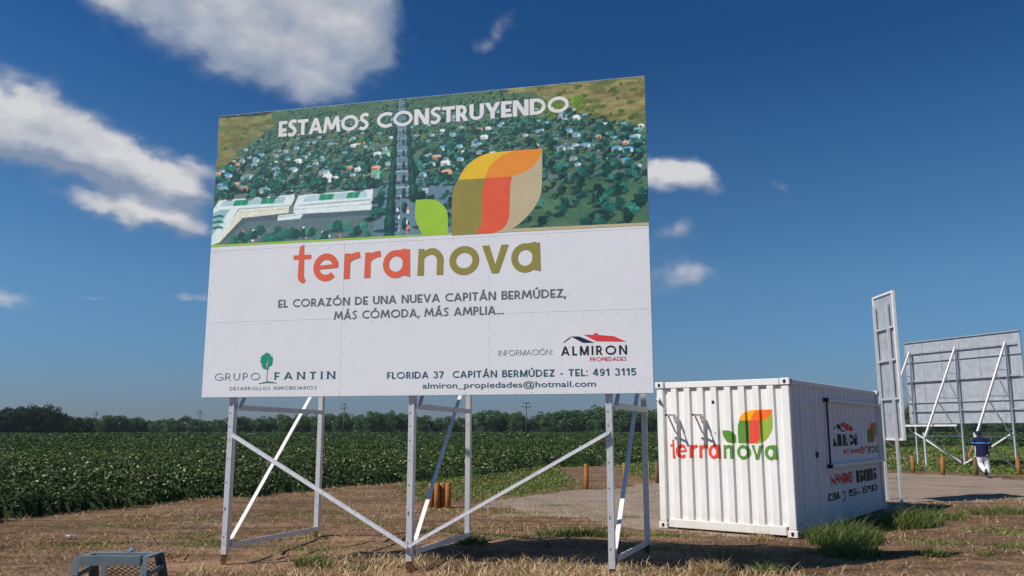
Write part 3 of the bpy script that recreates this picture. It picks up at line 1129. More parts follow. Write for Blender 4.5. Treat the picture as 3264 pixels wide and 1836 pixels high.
# rounded humanist lowercase, x-height 1, drawn in a unit-wide box then stretched to the box given
def put_lower(ink_, ch, x0, x1, y0, xh):
    wd = (x1 - x0) / xh
    def rib(pts):
        pp = smooth_pts(pts, 7)
        ink_.ribbon([(x0 + p[0] * xh, y0 + p[1] * xh) for p in pp], [p[2] * xh for p in pp])
    def q(pts):
        ink_.quad([(x0 + a * xh, y0 + b_ * xh) for a, b_ in pts])
    s = .25
    if ch == 't':
        q([(.21, .22), (.46, .22), (.44, 1.02), (.42, 1.40), (.24, 1.33), (.22, 1.0)])
        rib([(.335, .26, .25), (.35, .12, .25), (.42, .02, .22), (.52, -.03, .12)])
        q([(0, .83), (wd, .83), (wd, 1.0), (0, 1.0)])
    elif ch == 'e':
        cx, rx = wd * .5, wd * .5 - .115
        a = arc(cx, .48, rx, .41, 22, 318, 34)
        rib([(p[0], p[1], .245) for p in a[::2]])
        q([(.14, .40), (wd - .01, .44), (wd - .01, .60), (.14, .55)])
        rib([(wd - .125, .52, .23), (wd - .125, .62, .23), (wd - .16, .70, .23)])
    elif ch == 'r':
        q([(0, 0), (.25, 0), (.255, .97), (.02, .97)])
        rib([(.18, .62, .12), (.28, .78, .22), (.42, .86, .25), (wd - .01, .90, .23)])
    elif ch == 'a':
        cx = .5 * (wd - .06)
        a = arc(cx, .48, cx - .115, .41, 30, 330, 30)
        rib([(p[0], p[1], .24) for p in a[::2]])
        q([(wd - .34, .05), (wd - .10, .0), (wd, -.03), (wd - .03, 1.02), (wd - .27, .98)])
        rib([(cx + .1, .90, .2), (wd - .3, .94, .18), (wd - .15, .99, .12)])
    elif ch == 'n':
        q([(0, 0), (.25, 0), (.255, 1.0), (.03, 1.0)])
        rib([(.18, .62, .10), (.30, .80, .2), (.50, .885, .24), (.70, .84, .25), (wd - .125, .62, .25), (wd - .125, .3, .25), (wd - .125, 0, .25)])
    elif ch == 'o':
        a = arc(wd / 2, .49, wd / 2 - .12, .41, 0, 360, 40)
        pts = [(p[0], p[1]) for p in a]
        ink_.ribbon([(x0 + p[0] * xh, y0 + p[1] * xh) for p in pts], .25 * xh)
    elif ch == 'v':
        q([(wd / 2 - .13, -.03), (wd / 2 + .10, -.03), (.27, 1.0), (0, 1.0)])
        q([(wd / 2 - .10, -.03), (wd / 2 + .13, -.03), (wd, 1.0), (wd - .27, 1.0)])


def text_mesh(s, x0, x1, y0, cap, offset=0.0, spacing=1.0):
    """built-in sans font -> mesh scaled to a given cap height and width"""
    cu = bpy.data.curves.new('lettering', 'FONT')
    cu.body = s
    cu.offset = offset
    cu.space_character = spacing
    cu.resolution_u = 4
    ob = bpy.data.objects.new('lettering', cu)
    COL.objects.link(ob)
    dg = bpy.context.evaluated_depsgraph_get()
    me_ = bpy.data.meshes.new_from_object(ob.evaluated_get(dg))
    bpy.data.objects.remove(ob)
    bpy.data.curves.remove(cu)
    xs = [v.co.x for v in me_.vertices]
    a, b_ = min(xs), max(xs)
    kx = (x1 - x0) / (b_ - a)
    ky = cap / .73
    for v in me_.vertices:
        v.co = (x0 + (v.co.x - a) * kx, y0 + v.co.y * ky, 0)
    return me_


def place_flat(name, me_, mat, parent, z=.003, smooth=False, conform=None, M4=None):
    """lay a flat mesh (x right, y up) on the face of its parent"""
    if conform is not None:
        xs_, depth = conform
        bm = bmesh.new()
        bm.from_mesh(me_)
        lo = min(v.co.x for v in bm.verts)
        hi = max(v.co.x for v in bm.verts)
        for xb in xs_:
            if lo < xb < hi:
                bmesh.ops.bisect_plane(bm, geom=bm.verts[:] + bm.edges[:] + bm.faces[:], plane_co=(xb, 0, 0), plane_no=(1, 0, 0), dist=1e-5)
        for v in bm.verts:
            v.co.z += depth(v.co.x)
        bm.to_mesh(me_)
        bm.free()
    for v in me_.vertices:
        v.co.z += z
    me_.transform(M4)
    me_.update()
    return link_mesh(name, me_, mat, parent)


FACE = Matrix(((1, 0, 0, 0), (0, 0, -1, 0), (0, 1, 0, 0), (0, 0, 0, 1)))   # (x,y,z) -> (x,-z,y): a face looking along -Y

# ------------------------------------------------------------------ the big billboard
bb = empty('billboard', (PO[0], PO[1], 0), PANEL_A)
tag(bb, 'large white billboard with aerial town picture and leaf emblem on galvanised posts', 'billboard')
BZ, BW, BH = 2.157, 6.03, 4.0
MB().box((BW / 2, .016, BZ + BH / 2), (BW, .032, BH), bev=.004).build('panel', M['vinyl'], bb)
# rim folded round the sheets
MB().bar((0, .045, BZ + .02), (BW, .045, BZ + .02), .03, .04).bar((0, .045, BZ + BH - .02), (BW, .045, BZ + BH - .02), .03, .04) \
    .bar((.02, .045, BZ + .045), (.02, .045, BZ + BH - .045), .03, .04, (0, 1, 0)).bar((BW - .02, .045, BZ + .045), (BW - .02, .045, BZ + BH - .045), .03, .04, (0, 1, 0)) \
    .build('edge_frame', M['galv'], bb)
gr = MB()
for k in range(1, 6):
    gr.bar((k * BW / 6, .052, BZ + .05), (k * BW / 6, .052, BZ + BH - .05), .035, .035, (0, 1, 0))
for k in range(1, 4):
    gr.bar((.05, .088, BZ + k * BH / 4), (BW - .05, .088, BZ + k * BH / 4), .035, .035)
gr.build('backing_grid', M['galv'], bb)
# seams between the metal sheets and the rivets along them
sm_ = MB()
for uu_ in (2.005, 4.005):
    sm_.box((uu_, -.0006, BZ + 1.03), (.003, .0022, 2.05))
for ww_ in (1.02, 2.02):
    for a_, b_ in ((.01, 2.002), (2.008, 4.002), (4.008, 6.02)):
        sm_.box(((a_ + b_) / 2, -.0008, BZ + ww_), (b_ - a_, .0020, .0025))
sm_.build('sheet_seams', M['vinyl'], bb)
rv = MB()
rpts = []
for ww_ in (.03, .985, 1.985, 2.975, BH - .03):
    rpts += [(.08 + i * .213, ww_) for i in range(28)]
for uu_ in (.04, 1.03, 2.05, 3.02, 4.05, 5.03, BW - .04):
    if uu_ in (1.03, 3.02, 5.03):
        rpts += [(uu_, .25 + i * .33) for i in range(12)]
    else:
        rpts += [(uu_, .14 + i * .21) for i in range(19)]
for (a_, b_) in rpts:
    a_ += random.uniform(-.01, .01)
    b_ += random.uniform(-.006, .006)
    y = -.0025
    base = [rv.bm.verts.new((a_ + .0055 * math.cos(k * math.pi / 3), y, BZ + b_ + .0055 * math.sin(k * math.pi / 3))) for k in range(6)]
    topv = [rv.bm.verts.new((a_ + .004 * math.cos(k * math.pi / 3), y - .0028, BZ + b_ + .004 * math.sin(k * math.pi / 3))) for k in range(6)]
    for k in range(6):
        rv.bm.faces.new((base[k], base[(k + 1) % 6], topv[(k + 1) % 6], topv[k]))
    rv.bm.faces.new(topv)
rv.build('rivets', M['vinyl'], bb)

# ---- the printed aerial picture (cells of colour on a fine sheet)
PWD, PHT = 1300, 430
PU0, PU1, PW0, PW1 = .0, BW, 2.085, BH
img = np.zeros((PHT, PWD, 3))
UU, WW = np.meshgrid(np.linspace(PU0, PU1, PWD), np.linspace(PW0, PW1, PHT))


def lin(r, g, b_):
    f_ = lambda c: (c / 255 / 12.92 if c / 255 <= .04045 else ((c / 255 + .055) / 1.055) ** 2.4)
    return np.array([f_(r), f_(g), f_(b_)]) * 1.36


def fill(mask, c, a=1.0):
    img[mask] = img[mask] * (1 - a) + np.asarray(c) * a


def sub(u0, u1, w0, w1):
    i0 = max(0, int((w0 - PW0) / (PW1 - PW0) * (PHT - 1)))
    i1 = min(PHT, int((w1 - PW0) / (PW1 - PW0) * (PHT - 1)) + 2)
    j0 = max(0, int(u0 / PU1 * (PWD - 1)))
    j1 = min(PWD, int(u1 / PU1 * (PWD - 1)) + 2)
    return slice(i0, i1), slice(j0, j1)


def ppoly(pts, c, a=1.0):
    u0, u1 = min(p[0] for p in pts), max(p[0] for p in pts)
    w0, w1 = min(p[1] for p in pts), max(p[1] for p in pts)
    s = sub(u0, u1, w0, w1)
    U_, W_ = UU[s], WW[s]
    if U_.size == 0:
        return
    mk = sdist(U_, W_, pts) > 0
    img[s][mk] = img[s][mk] * (1 - a) + np.asarray(c) * a


def pell(u, w_, ru, rw, c, rough_=.35, seed=1, a=1.0, tone=.38):
    s = sub(u - ru * 1.5, u + ru * 1.5, w_ - rw * 1.5, w_ + rw * 1.5)
    U_, W_ = UU[s], WW[s]
    if U_.size == 0:
        return
    q = ((U_ - u) / ru) ** 2 + ((W_ - w_) / rw) ** 2
    nz = vnoise(U_ * 70 + seed, W_ * 70, seed) * .6 + vnoise(U_ * 150 + seed, W_ * 150, seed + 2) * .4
    mk = q < 1 + (nz - .5) * 2 * rough_
    sh_ = 1 + tone * ((W_ - w_) / rw * .5 - (U_ - u) / ru * .5 + (vnoise(U_ * 85, W_ * 85, seed + 5) - .5) * 2.4 + (vnoise(U_ * 190, W_ * 190, seed + 8) - .5) * 2.2)
    cc_ = np.asarray(c) * sh_[..., None]
    img[s][mk] = img[s][mk] * (1 - a) + cc_[mk] * a


def persp(w_):   # size scale of things at height w on the picture
    return np.interp(w_, [2.08, 2.6, 3.2, 3.7, 4.0], [1.25, .95, .62, .36, .24])


base_n = fbm(UU * 5, WW * 9, 1, 5)
img[:] = lin(46, 88, 70) + (lin(84, 112, 78) - lin(46, 88, 70)) * base_n[..., None]
dark_n = fbm(UU * 3, WW * 7, 6, 4)
img *= (.72 + .5 * dark_n)[..., None]
# side streets converging away
for (a_, b_) in (((-.2, 2.70), (1.35, 3.66)), ((.1, 2.62), (1.9, 3.75)), ((1.2, 2.78), (2.25, 3.72)), ((6.2, 2.72), (3.6, 3.80)), ((6.2, 3.12), (3.9, 3.86)), ((4.9, 2.58), (3.3, 3.62))):
    L_ = math.hypot(b_[0] - a_[0], b_[1] - a_[1])
    n_ = (-(b_[1] - a_[1]) / L_, (b_[0] - a_[0]) / L_)
    w0_, w1_ = .032, .008
    ppoly([(a_[0] + n_[0] * w0_, a_[1] + n_[1] * w0_), (b_[0] + n_[0] * w1_, b_[1] + n_[1] * w1_), (b_[0] - n_[0] * w1_, b_[1] - n_[1] * w1_), (a_[0] - n_[0] * w0_, a_[1] - n_[1] * w0_)], lin(88, 104, 98), .8)
for w_, t_ in ((2.80, .034), (3.02, .024), (3.2, .018), (3.36, .014), (3.5, .011), (3.62, .009), (3.74, .007), (3.85, .006)):
    ppoly([(0, w_ - t_ - .02), (2.7, w_ - t_), (6.03, w_ - t_ - .06), (6.03, w_ + t_ - .06), (2.7, w_ + t_), (0, w_ + t_ - .02)], lin(92, 112, 110), .75)
# open plains in both upper corners
pl = sdist(UU, WW, [(0, 3.98), (0, 3.2), (.2, 3.3), (.36, 3.45), (.6, 3.62), (.86, 3.80), (.8, 3.93)]) + (fbm(UU * 6, WW * 9, 12, 3) - .5) * .2
fill(pl > 0, lin(112, 110, 66))
pr = sdist(UU, WW, [(4.1, 4.1), (4.3, 3.93), (4.62, 3.86), (4.9, 3.74), (5.1, 3.62), (5.4, 3.5), (5.75, 3.36), (6.1, 3.26), (6.1, 4.1)]) + (fbm(UU * 5, WW * 9, 13, 3) - .5) * .16
fill(pr > 0, lin(122, 116, 72))
pln = fbm(UU * 7, WW * 22, 33, 5)
for mk_ in (pl > 0, pr > 0):
    img[mk_] *= (.25 + 1.45 * pln[mk_])[:, None]
    gm = mk_ & (fbm(UU * 5 + 3, WW * 11, 44, 4) > .56)
    img[gm] = img[gm] * .45 + lin(78, 98, 52) * .55
for k in range(60):
    u_, w_ = random.uniform(4.6, 6.0), random.uniform(3.3, 3.95)
    if sdist(np.array([u_]), np.array([w_]), [(4.3, 3.93), (4.9, 3.74), (5.75, 3.36), (6.1, 3.26), (6.1, 4.1), (4.1, 4.1)])[0] > 0:
        pell(u_, w_, random.uniform(.02, .06), random.uniform(.015, .03), lin(70, 92, 42), .6, k)
for k in range(40):
    pell(random.uniform(4.6, 5.25), random.uniform(3.55, 3.8), random.uniform(.03, .07), random.uniform(.02, .035), lin(88, 118, 38), .6, k + 7)
ppoly([(0, 4.02), (0, 3.965), (.75, 3.95), (.9, 4.02)], lin(38, 46, 40))
# avenue with forecourt
ppoly([(2.36, 2.08), (3.5, 2.08), (3.5, 2.68), (3.55, 2.80), (3.30, 2.90), (2.93, 2.88), (2.80, 4.0), (2.72, 4.0), (2.70, 2.88), (2.30, 2.80), (2.36, 2.6)], lin(88, 116, 128))
for k in range(11):
    w_ = 2.62 + k * .125 * (1 - k * .025)
    hw = np.interp(w_, [2.08, 4], [.22, .05])
    for j in range(7):
        u_ = np.interp(w_, [2.08, 4], [2.82, 2.76]) - hw * .5 + j * hw * .17
        ppoly([(u_, w_), (u_ + hw * .09, w_), (u_ + hw * .09, w_ + .02 * persp(w_)), (u_, w_ + .02 * persp(w_))], lin(190, 205, 210))
for j in range(6):
    ppoly([(3.06, 2.655 + j * .018), (3.17, 2.655 + j * .018), (3.17, 2.664 + j * .018), (3.06, 2.664 + j * .018)], lin(190, 205, 210))
# lot lines
for k in range(16):
    u_ = .5 + k * .12
    a_ = (u_, 2.78)
    b_ = (u_ + .25, 3.12)
    ppoly([a_, (a_[0] + .007, a_[1]), (b_[0] + .005, b_[1]), b_], lin(165, 185, 175), .5)
# shopping centre in the lower left
ppoly([(0, 2.08), (0, 2.6), (2.42, 2.62), (2.42, 2.08)], lin(84, 104, 108))
ppoly([(.10, 2.08), (.02, 2.2), (.38, 2.62), (1.22, 2.62), (1.36, 2.48), (2.40, 2.48), (2.45, 2.4), (1.3, 2.40), (.55, 2.42)], lin(70, 88, 94))
ppoly([(.0, 2.62), (.08, 2.745), (1.236, 2.755), (1.24, 2.70), (1.2, 2.61), (.39, 2.61), (.12, 2.14), (0, 2.10)], lin(196, 214, 210))
ppoly([(1.24, 2.60), (1.30, 2.74), (2.39, 2.755), (2.375, 2.47), (1.36, 2.475), (1.23, 2.49)], lin(196, 210, 208))
ppoly([(1.22, 2.49), (1.24, 2.60), (1.20, 2.60), (1.16, 2.49)], lin(105, 118, 120))
ppoly([(1.30, 2.605), (2.37, 2.62), (2.372, 2.60), (1.30, 2.585)], lin(140, 158, 158))
ppoly([(1.26, 2.545), (2.37, 2.555), (2.37, 2.549), (1.26, 2.539)], lin(120, 136, 138))
ppoly([(.39, 2.61), (1.2, 2.61), (1.19, 2.595), (.385, 2.595)], lin(130, 150, 150))
ppoly([(.385, 2.565), (1.19, 2.57), (1.19, 2.564), (.385, 2.559)], lin(120, 136, 138))
ppoly([(.40, 2.595), (1.17, 2.60), (1.16, 2.50), (.46, 2.47), (.12, 2.13), (.06, 2.13)], lin(206, 208, 188), .9)
ppoly([(.42, 2.555), (1.17, 2.565), (1.17, 2.559), (.42, 2.549)], lin(130, 140, 130))
ppoly([(.10, 2.655), (.16, 2.73), (1.11, 2.735), (1.08, 2.645)], lin(150, 176, 182))
ppoly([(1.36, 2.645), (1.42, 2.725), (2.30, 2.735), (2.30, 2.645)], lin(160, 182, 190))
for a_, b_ in ((.30, .52), (.72, .93), (1.60, 1.80), (2.0, 2.18)):
    ppoly([(a_, 2.652), (a_ + .03, 2.728), (b_ + .03, 2.730), (b_, 2.650)], lin(18, 128, 92))
    ppoly([((a_ + b_) / 2, 2.652), ((a_ + b_) / 2 + .03, 2.73), ((a_ + b_) / 2 + .038, 2.73), ((a_ + b_) / 2 + .008, 2.652)], lin(120, 170, 160))
for k in range(9):
    for a_ in (.12, 1.38):
        u_ = a_ + k * .108
        ppoly([(u_, 2.652), (u_ + .03, 2.728), (u_ + .034, 2.728), (u_ + .004, 2.652)], lin(96, 120, 122), .7)
ppoly([(.0, 2.56), (.10, 2.61), (.26, 2.60), (.05, 2.30), (0, 2.24)], lin(134, 164, 168))
for w_ in (2.52, 2.44, 2.36):
    ppoly([(0, w_), (.1, w_ + .02), (.17, w_), (.17, w_ - .03), (.1, w_ - .02), (0, w_ - .03)], lin(14, 104, 84))
for k in range(4):
    ppoly([(.0, 2.10 + k * .05), (.2, 2.36 + k * .045), (.207, 2.36 + k * .045), (.007, 2.10 + k * .05)], lin(110, 138, 138), .6)
ppoly([(1.0, 2.46), (1.0, 2.40), (1.34, 2.41), (1.38, 2.47), (1.36, 2.485), (1.02, 2.475)], lin(196, 210, 208))
ppoly([(1.0, 2.455), (1.37, 2.47), (1.37, 2.463), (1.0, 2.447)], lin(110, 130, 132))
# houses and trees, from far to near
PRED = []
rp = random.Random(5)
for k in range(3400):
    w_ = 2.09 + 1.91 * rp.random() ** .72
    u_ = rp.uniform(0, BW)
    PRED.append((w_, u_, 'tree'))
for k in range(250):
    w_ = 2.80 + 1.2 * rp.random() ** .7
    u_ = rp.uniform(0, BW)
    PRED.append((w_, u_, 'house'))
for (u_, w_, typ) in ((.13, 2.90, 'blue'), (.45, 2.88, 'brick'), (.78, 2.83, 'white'), (1.72, 2.93, 'tall'), (2.42, 2.93, 'green'), (2.42, 3.03, 'salmon'), (.52, 3.05, 'grey'),
                      (.93, 3.12, 'white'), (1.2, 3.1, 'white'), (1.27, 3.22, 'plain'), (.2, 3.08, 'blue'), (.62, 3.28, 'blue'), (.7, 3.35, 'blue'), (2.44, 3.23, 'plain'), (2.56, 3.22, 'green'),
                      (5.05, 3.34, 'blue'), (5.15, 3.28, 'blue'), (5.8, 3.03, 'blue'), (5.66, 3.05, 'blue'), (5.88, 3.18, 'teal'), (5.93, 3.28, 'teal'), (4.95, 3.11, 'grey'), (3.93, 3.35, 'plain'),
                      (3.4, 3.03, 'plain'), (3.42, 2.90, 'salmon'), (3.28, 3.12, 'salmon'), (5.15, 3.5, 'tall'), (3.5, 3.42, 'blue'), (3.86, 3.46, 'salmon')):
    PRED.append((w_, u_, 'H' + typ))
for k in range(420):
    PRED.append((2.80 + 1.2 * rp.random() ** .8, rp.uniform(0, BW), 'roof'))
PRED.sort(key=lambda p: -p[0])
EXCL = [(0, 2.08), (0, 2.79), (2.45, 2.79), (2.40, 2.4), (3.05, 2.08)]
for (w_, u_, typ) in PRED:
    s = persp(w_)
    open_pl = (sdist(np.array([u_]), np.array([w_]), [(0, 4.05), (0, 3.1), (.42, 3.45), (1.02, 3.84), (.95, 4.05)])[0] > 0) or \
              (sdist(np.array([u_]), np.array([w_]), [(4.15, 4.1), (4.4, 3.9), (5.1, 3.64), (5.75, 3.4), (6.2, 3.27), (6.2, 4.1)])[0] > 0)
    in_mall = sdist(np.array([u_]), np.array([w_]), EXCL)[0] > 0
    av = abs(u_ - 2.78) < np.interp(w_, [2.1, 4], [.30, .05])
    if typ == 'roof':
        if not (open_pl or av or in_mall):
            q_ = .022 * s * rp.uniform(.6, 1.3)
            ppoly([(u_ - q_, w_ - q_ * .4), (u_ + q_, w_ - q_ * .5), (u_ + q_ * .8, w_ + q_ * .45), (u_ - q_ * .8, w_ + q_ * .5)], lin(*rp.choice([(120, 160, 170), (150, 176, 178), (96, 130, 142), (132, 150, 132), (170, 188, 186)])), .9)
        continue
    if typ == 'tree':
        if (open_pl and rp.random() < .97) or (av) or (in_mall):
            continue
        if u_ > 3.0 and w_ < 2.72 and rp.random() < .55:
            continue
        ru = .046 * s * rp.uniform(.5, 1.6)
        rw_ = ru * rp.uniform(.75, 1.25)
        pell(u_ - ru * .9, w_ - rw_ * .95, ru * 1.25, rw_ * .4, lin(20, 38, 42), .3, rp.randint(0, 99), .8, 0)
        c_ = [lin(16, 60, 54), lin(26, 82, 72), lin(18, 48, 44), lin(40, 104, 90), lin(22, 70, 64)][rp.randint(0, 4)]
        pell(u_, w_, ru * .8, rw_ * .8, c_, .8, rp.randint(0, 99))
        for q_ in range(3):     # uneven crown of smaller clumps
            pell(u_ + rp.uniform(-.7, .7) * ru, w_ + rp.uniform(-.55, .7) * rw_, ru * rp.uniform(.3, .55), rw_ * rp.uniform(.3, .5), c_ * rp.uniform(.7, 1.5), .9, rp.randint(0, 99))
    else:
        if typ == 'house' and (open_pl or av or in_mall or (w_ > 3.80 and .9 < u_ < 4.9)):
            continue
        kind = typ[1:] if typ[0] == 'H' else rp.choice(['white', 'blue', 'plain', 'blue', 'grey', 'grey', 'salmon', 'teal', 'grey'])
        hw = .066 * s * (1.4 if typ[0] == 'H' else rp.uniform(.75, 1.2))
        hh_ = hw * (1.25 if kind in ('tall', 'green') else .75)
        wall = {'white': (206, 222, 220), 'plain': (222, 230, 228), 'blue': (176, 198, 196), 'grey': (184, 194, 192), 'salmon': (196, 148, 124), 'teal': (92, 140, 134), 'brick': (160, 126, 104), 'green': (160, 196, 170), 'tall': (220, 230, 228)}[kind]
        roof = {'white': (120, 158, 178), 'plain': (226, 234, 234), 'blue': (84, 150, 190), 'grey': (112, 136, 150), 'salmon': (206, 160, 136), 'teal': (112, 176, 172), 'brick': (140, 140, 134), 'green': (96, 160, 130), 'tall': (232, 238, 238)}[kind]
        pell(u_ - hw * 1.1, w_ - hh_ * .2, hw * 1.0, hh_ * .45, lin(20, 36, 40), .2, 3, .75, 0)
        ppoly([(u_ - hw, w_ - hh_ * .5), (u_ + hw * .35, w_ - hh_ * .6), (u_ + hw * .35, w_ + hh_ * .5), (u_ - hw, w_ + hh_ * .5)], lin(*[c * .78 for c in wall]))
        ppoly([(u_ + hw * .35, w_ - hh_ * .6), (u_ + hw, w_ - hh_ * .42), (u_ + hw, w_ + hh_ * .5), (u_ + hw * .35, w_ + hh_ * .5)], lin(*wall))
        ppoly([(u_ - hw * 1.1, w_ + hh_ * .42), (u_ + hw * .4, w_ + hh_ * .36), (u_ + hw * 1.1, w_ + hh_ * .55), (u_ + hw * .5, w_ + hh_ * 1.05), (u_ - hw * .7, w_ + hh_ * .98)], lin(*roof))
        for j in range(2):
            uu_ = u_ - hw * .7 + j * hw * .55
            ppoly([(uu_, w_ - hh_ * .1), (uu_ + hw * .26, w_ - hh_ * .1), (uu_ + hw * .26, w_ + hh_ * .25), (uu_, w_ + hh_ * .25)], lin(70, 92, 100), .85)
# tall cypress rows along the avenue
for k in range(13):
    w_ = 4.0 - k * .17 * (.55 + k * .035)
    s = persp(w_)
    hw = np.interp(w_, [2.08, 4], [.17, .05])
    uc = np.interp(w_, [2.08, 4], [2.83, 2.765])
    for (u_, q) in ((uc - hw * 1.15, .95), (uc + .02, .45), (uc + hw * 1.15, 1.0)):
        if w_ < 2.6 and u_ > 2.95:
            continue
        pell(u_ - .1 * s, w_ - .07 * s, .1 * s * q, .022 * s, lin(18, 40, 56), .2, k, .8, 0)
        pell(u_, w_, .075 * s * q, .17 * s * q, lin(16, 58, 54), .4, k + 3)
        pell(u_ - .01, w_ + .03 * s, .03 * s * q, .09 * s * q, lin(30, 84, 74), .5, k + 9, .7)
# cars
for k in range(34):
    w_ = 2.12 + 1.5 * rp.random() ** 1.6
    s = persp(w_)
    hw = np.interp(w_, [2.08, 4], [.17, .05])
    u_ = np.interp(w_, [2.08, 4], [2.83, 2.765]) + rp.choice([-.5, -.36, .38, .5]) * hw
    c_ = rp.choice([(210, 224, 228), (30, 60, 80), (200, 120, 110), (120, 150, 160), (24, 34, 50)])
    pell(u_, w_, .013 * s, .024 * s, lin(*c_), .1, k, 1, .1)
for k in range(30):
    u_, w_ = rp.uniform(.4, 2.3), rp.choice([2.14, 2.2, 2.24, 2.28])
    pell(u_ - .02, w_ - .008, .03, .01, lin(40, 54, 60), .1, k, .8, 0)
    pell(u_, w_, .018, .016, lin(*rp.choice([(214, 226, 228), (120, 160, 170), (196, 116, 100), (90, 130, 140), (206, 214, 216)])), .2, k, 1, .2)
for k in range(26):
    u_, w_ = .35 + k * .08 + rp.uniform(-.03, .03), rp.choice([2.13, 2.19, 2.25]) + rp.uniform(-.01, .02)
    ru = rp.uniform(.045, .075)
    pell(u_ - ru, w_ - ru * .7, ru * 1.1, ru * .35, lin(46, 60, 66), .2, k, .8, 0)
    pell(u_, w_ + .01, ru, ru * 1.15, lin(*rp.choice([(24, 78, 66), (32, 96, 82), (20, 62, 54), (52, 116, 98)])), .6, k + 31)
# playground splash of colour
for (du, dw, c_) in ((0, 0, (210, 226, 224)), (.06, .01, (190, 90, 60)), (.11, .012, (206, 190, 90)), (.2, .006, (90, 160, 190)), (.02, .012, (120, 160, 70))):
    pell(2.13 + du, 3.405 + dw, .05 if du == 0 else .016, .012, lin(*c_), .3, 4)
for _ in range(1):      # the soft focus of a blown-up print
    img[1:-1] = (img[:-2] + 2 * img[1:-1] + img[2:]) / 4
    img[:, 1:-1] = (img[:, :-2] + 2 * img[:, 1:-1] + img[:, 2:]) / 4
# soft print grain
img *= (.84 + .36 * fbm(UU * 24, WW * 30, 91, 4))[..., None]
img *= (1 + (RNG.random((PHT, PWD, 1)) - .5) * .12)
img = np.clip(img, 0, .9)
ii = np.arange(PHT * PWD).reshape(PHT, PWD)
pq = np.stack([ii[:-1, :-1], ii[:-1, 1:], ii[1:, 1:], ii[1:, :-1]], -1).reshape(-1, 4)
pv = np.stack([UU * .9985 + .004, np.full_like(UU, -.0016), np.minimum(WW, BH - .004) + BZ], -1).reshape(-1, 3)
pc = np.concatenate([img, np.ones((PHT, PWD, 1))], -1).reshape(-1, 4)
link_mesh('aerial_picture', np_mesh('aerial_picture', pv, pq, color=pc), M['print'], bb)

FB = Matrix.Translation((0, 0, BZ)) @ FACE


def flat_poly(pts, z=0):
    me_ = bpy.data.meshes.new('shape')
    bm = bmesh.new()
    vs = [bm.verts.new((a_, b_, z)) for a_, b_ in pts]
    es = [bm.edges.new((vs[i], vs[(i + 1) % len(vs)])) for i in range(len(vs))]
    bmesh.ops.triangle_fill(bm, edges=es, use_beauty=True, normal=(0, 0, 1))
    bm.to_mesh(me_)
    bm.free()
    return me_


def dense(pts, sharp=()):
    """smooth closed outline, Catmull-Rom with sharp corners kept"""
    n = len(pts)
    out = []
    for i in range(n):
        p0, p1, p2, p3 = [np.array(pts[(i + d) % n], float) for d in (-1, 0, 1, 2)]
        if i in sharp:
            p0 = 2 * p1 - p2
        if (i + 1) % n in sharp:
            p3 = 2 * p2 - p1
        for j in range(6):
            s = j / 6
            out.append(tuple(.5 * (2 * p1 + (p2 - p0) * s + (2 * p0 - 5 * p1 + 4 * p2 - p3) * s * s + (3 * p1 - p0 - 3 * p2 + p3) * s ** 3)))
    return out


# the leaf emblem, parts are separate colours; coordinates on the panel
LEAF_OUT = [(3.499, 2.058), (3.496, 2.266), (3.495, 2.465), (3.505, 2.632), (3.537, 2.73), (3.579, 2.80), (3.645, 2.924), (3.745, 3.027), (3.878, 3.102), (4.028, 3.135), (4.2, 3.14), (4.7, 3.141),
            (4.699, 2.9), (4.695, 2.682), (4.682, 2.552), (4.649, 2.457), (4.584, 2.347), (4.487, 2.239), (4.391, 2.156), (4.302, 2.104), (4.2, 2.06)]
STR_L = [(3.812, 2.058), (3.861, 2.113), (3.893, 2.193), (3.905, 2.323), (3.904, 2.572), (3.918, 2.687), (3.941, 2.796)]
STR_L2 = [(3.941, 2.796), (3.988, 2.916), (4.062, 3.011), (4.178, 3.094), (4.31, 3.134), (4.375, 3.141)]
STR_R = [(4.05, 2.058), (4.147, 2.088), (4.212, 2.142), (4.253, 2.221), (4.271, 2.334), (4.275, 2.547), (4.28, 2.678), (4.303, 2.796)]
ORB = [(4.303, 2.796), (4.424, 2.825), (4.53, 2.875), (4.603, 2.928), (4.652, 2.999), (4.685, 3.071), (4.7, 3.141)]


def cr(pts):
    return [(p[0], p[1]) for p in smooth_pts([(a_, b_, 0) for a_, b_ in pts], 5)]


def emblem(parent, mats, xf, M4, z=.0024, conform=None, name='leaf_emblem'):
    olive, yellow, red, orange, beige = mats
    T = lambda pts: [xf(*p) for p in pts]
    left = cr(LEAF_OUT[:6])
    upl = cr(LEAF_OUT[5:11])
    shapes = [
        (left + cr(STR_L)[::-1], olive),
        (upl + [(4.375, 3.141)] + cr(STR_L2)[::-1][1:], yellow),
        (cr(STR_L) + [(4.303, 2.796)] + cr(STR_R)[::-1][1:], red),
        (cr(STR_L2) + [(4.7, 3.141)] + cr(ORB)[::-1][1:], orange),
        (cr(STR_R) + cr(ORB)[1:] + cr(LEAF_OUT[11:])[1:], beige),
    ]
    e = None
    for pts, mt in shapes:
        if e is None:
            e = place_flat(name, flat_poly(T(pts)), mt, parent, z, conform=conform, M4=M4)
        else:
            place_flat('leaf_patch', flat_poly(T(pts)), mt, e, z, conform=conform, M4=M4)
    return e


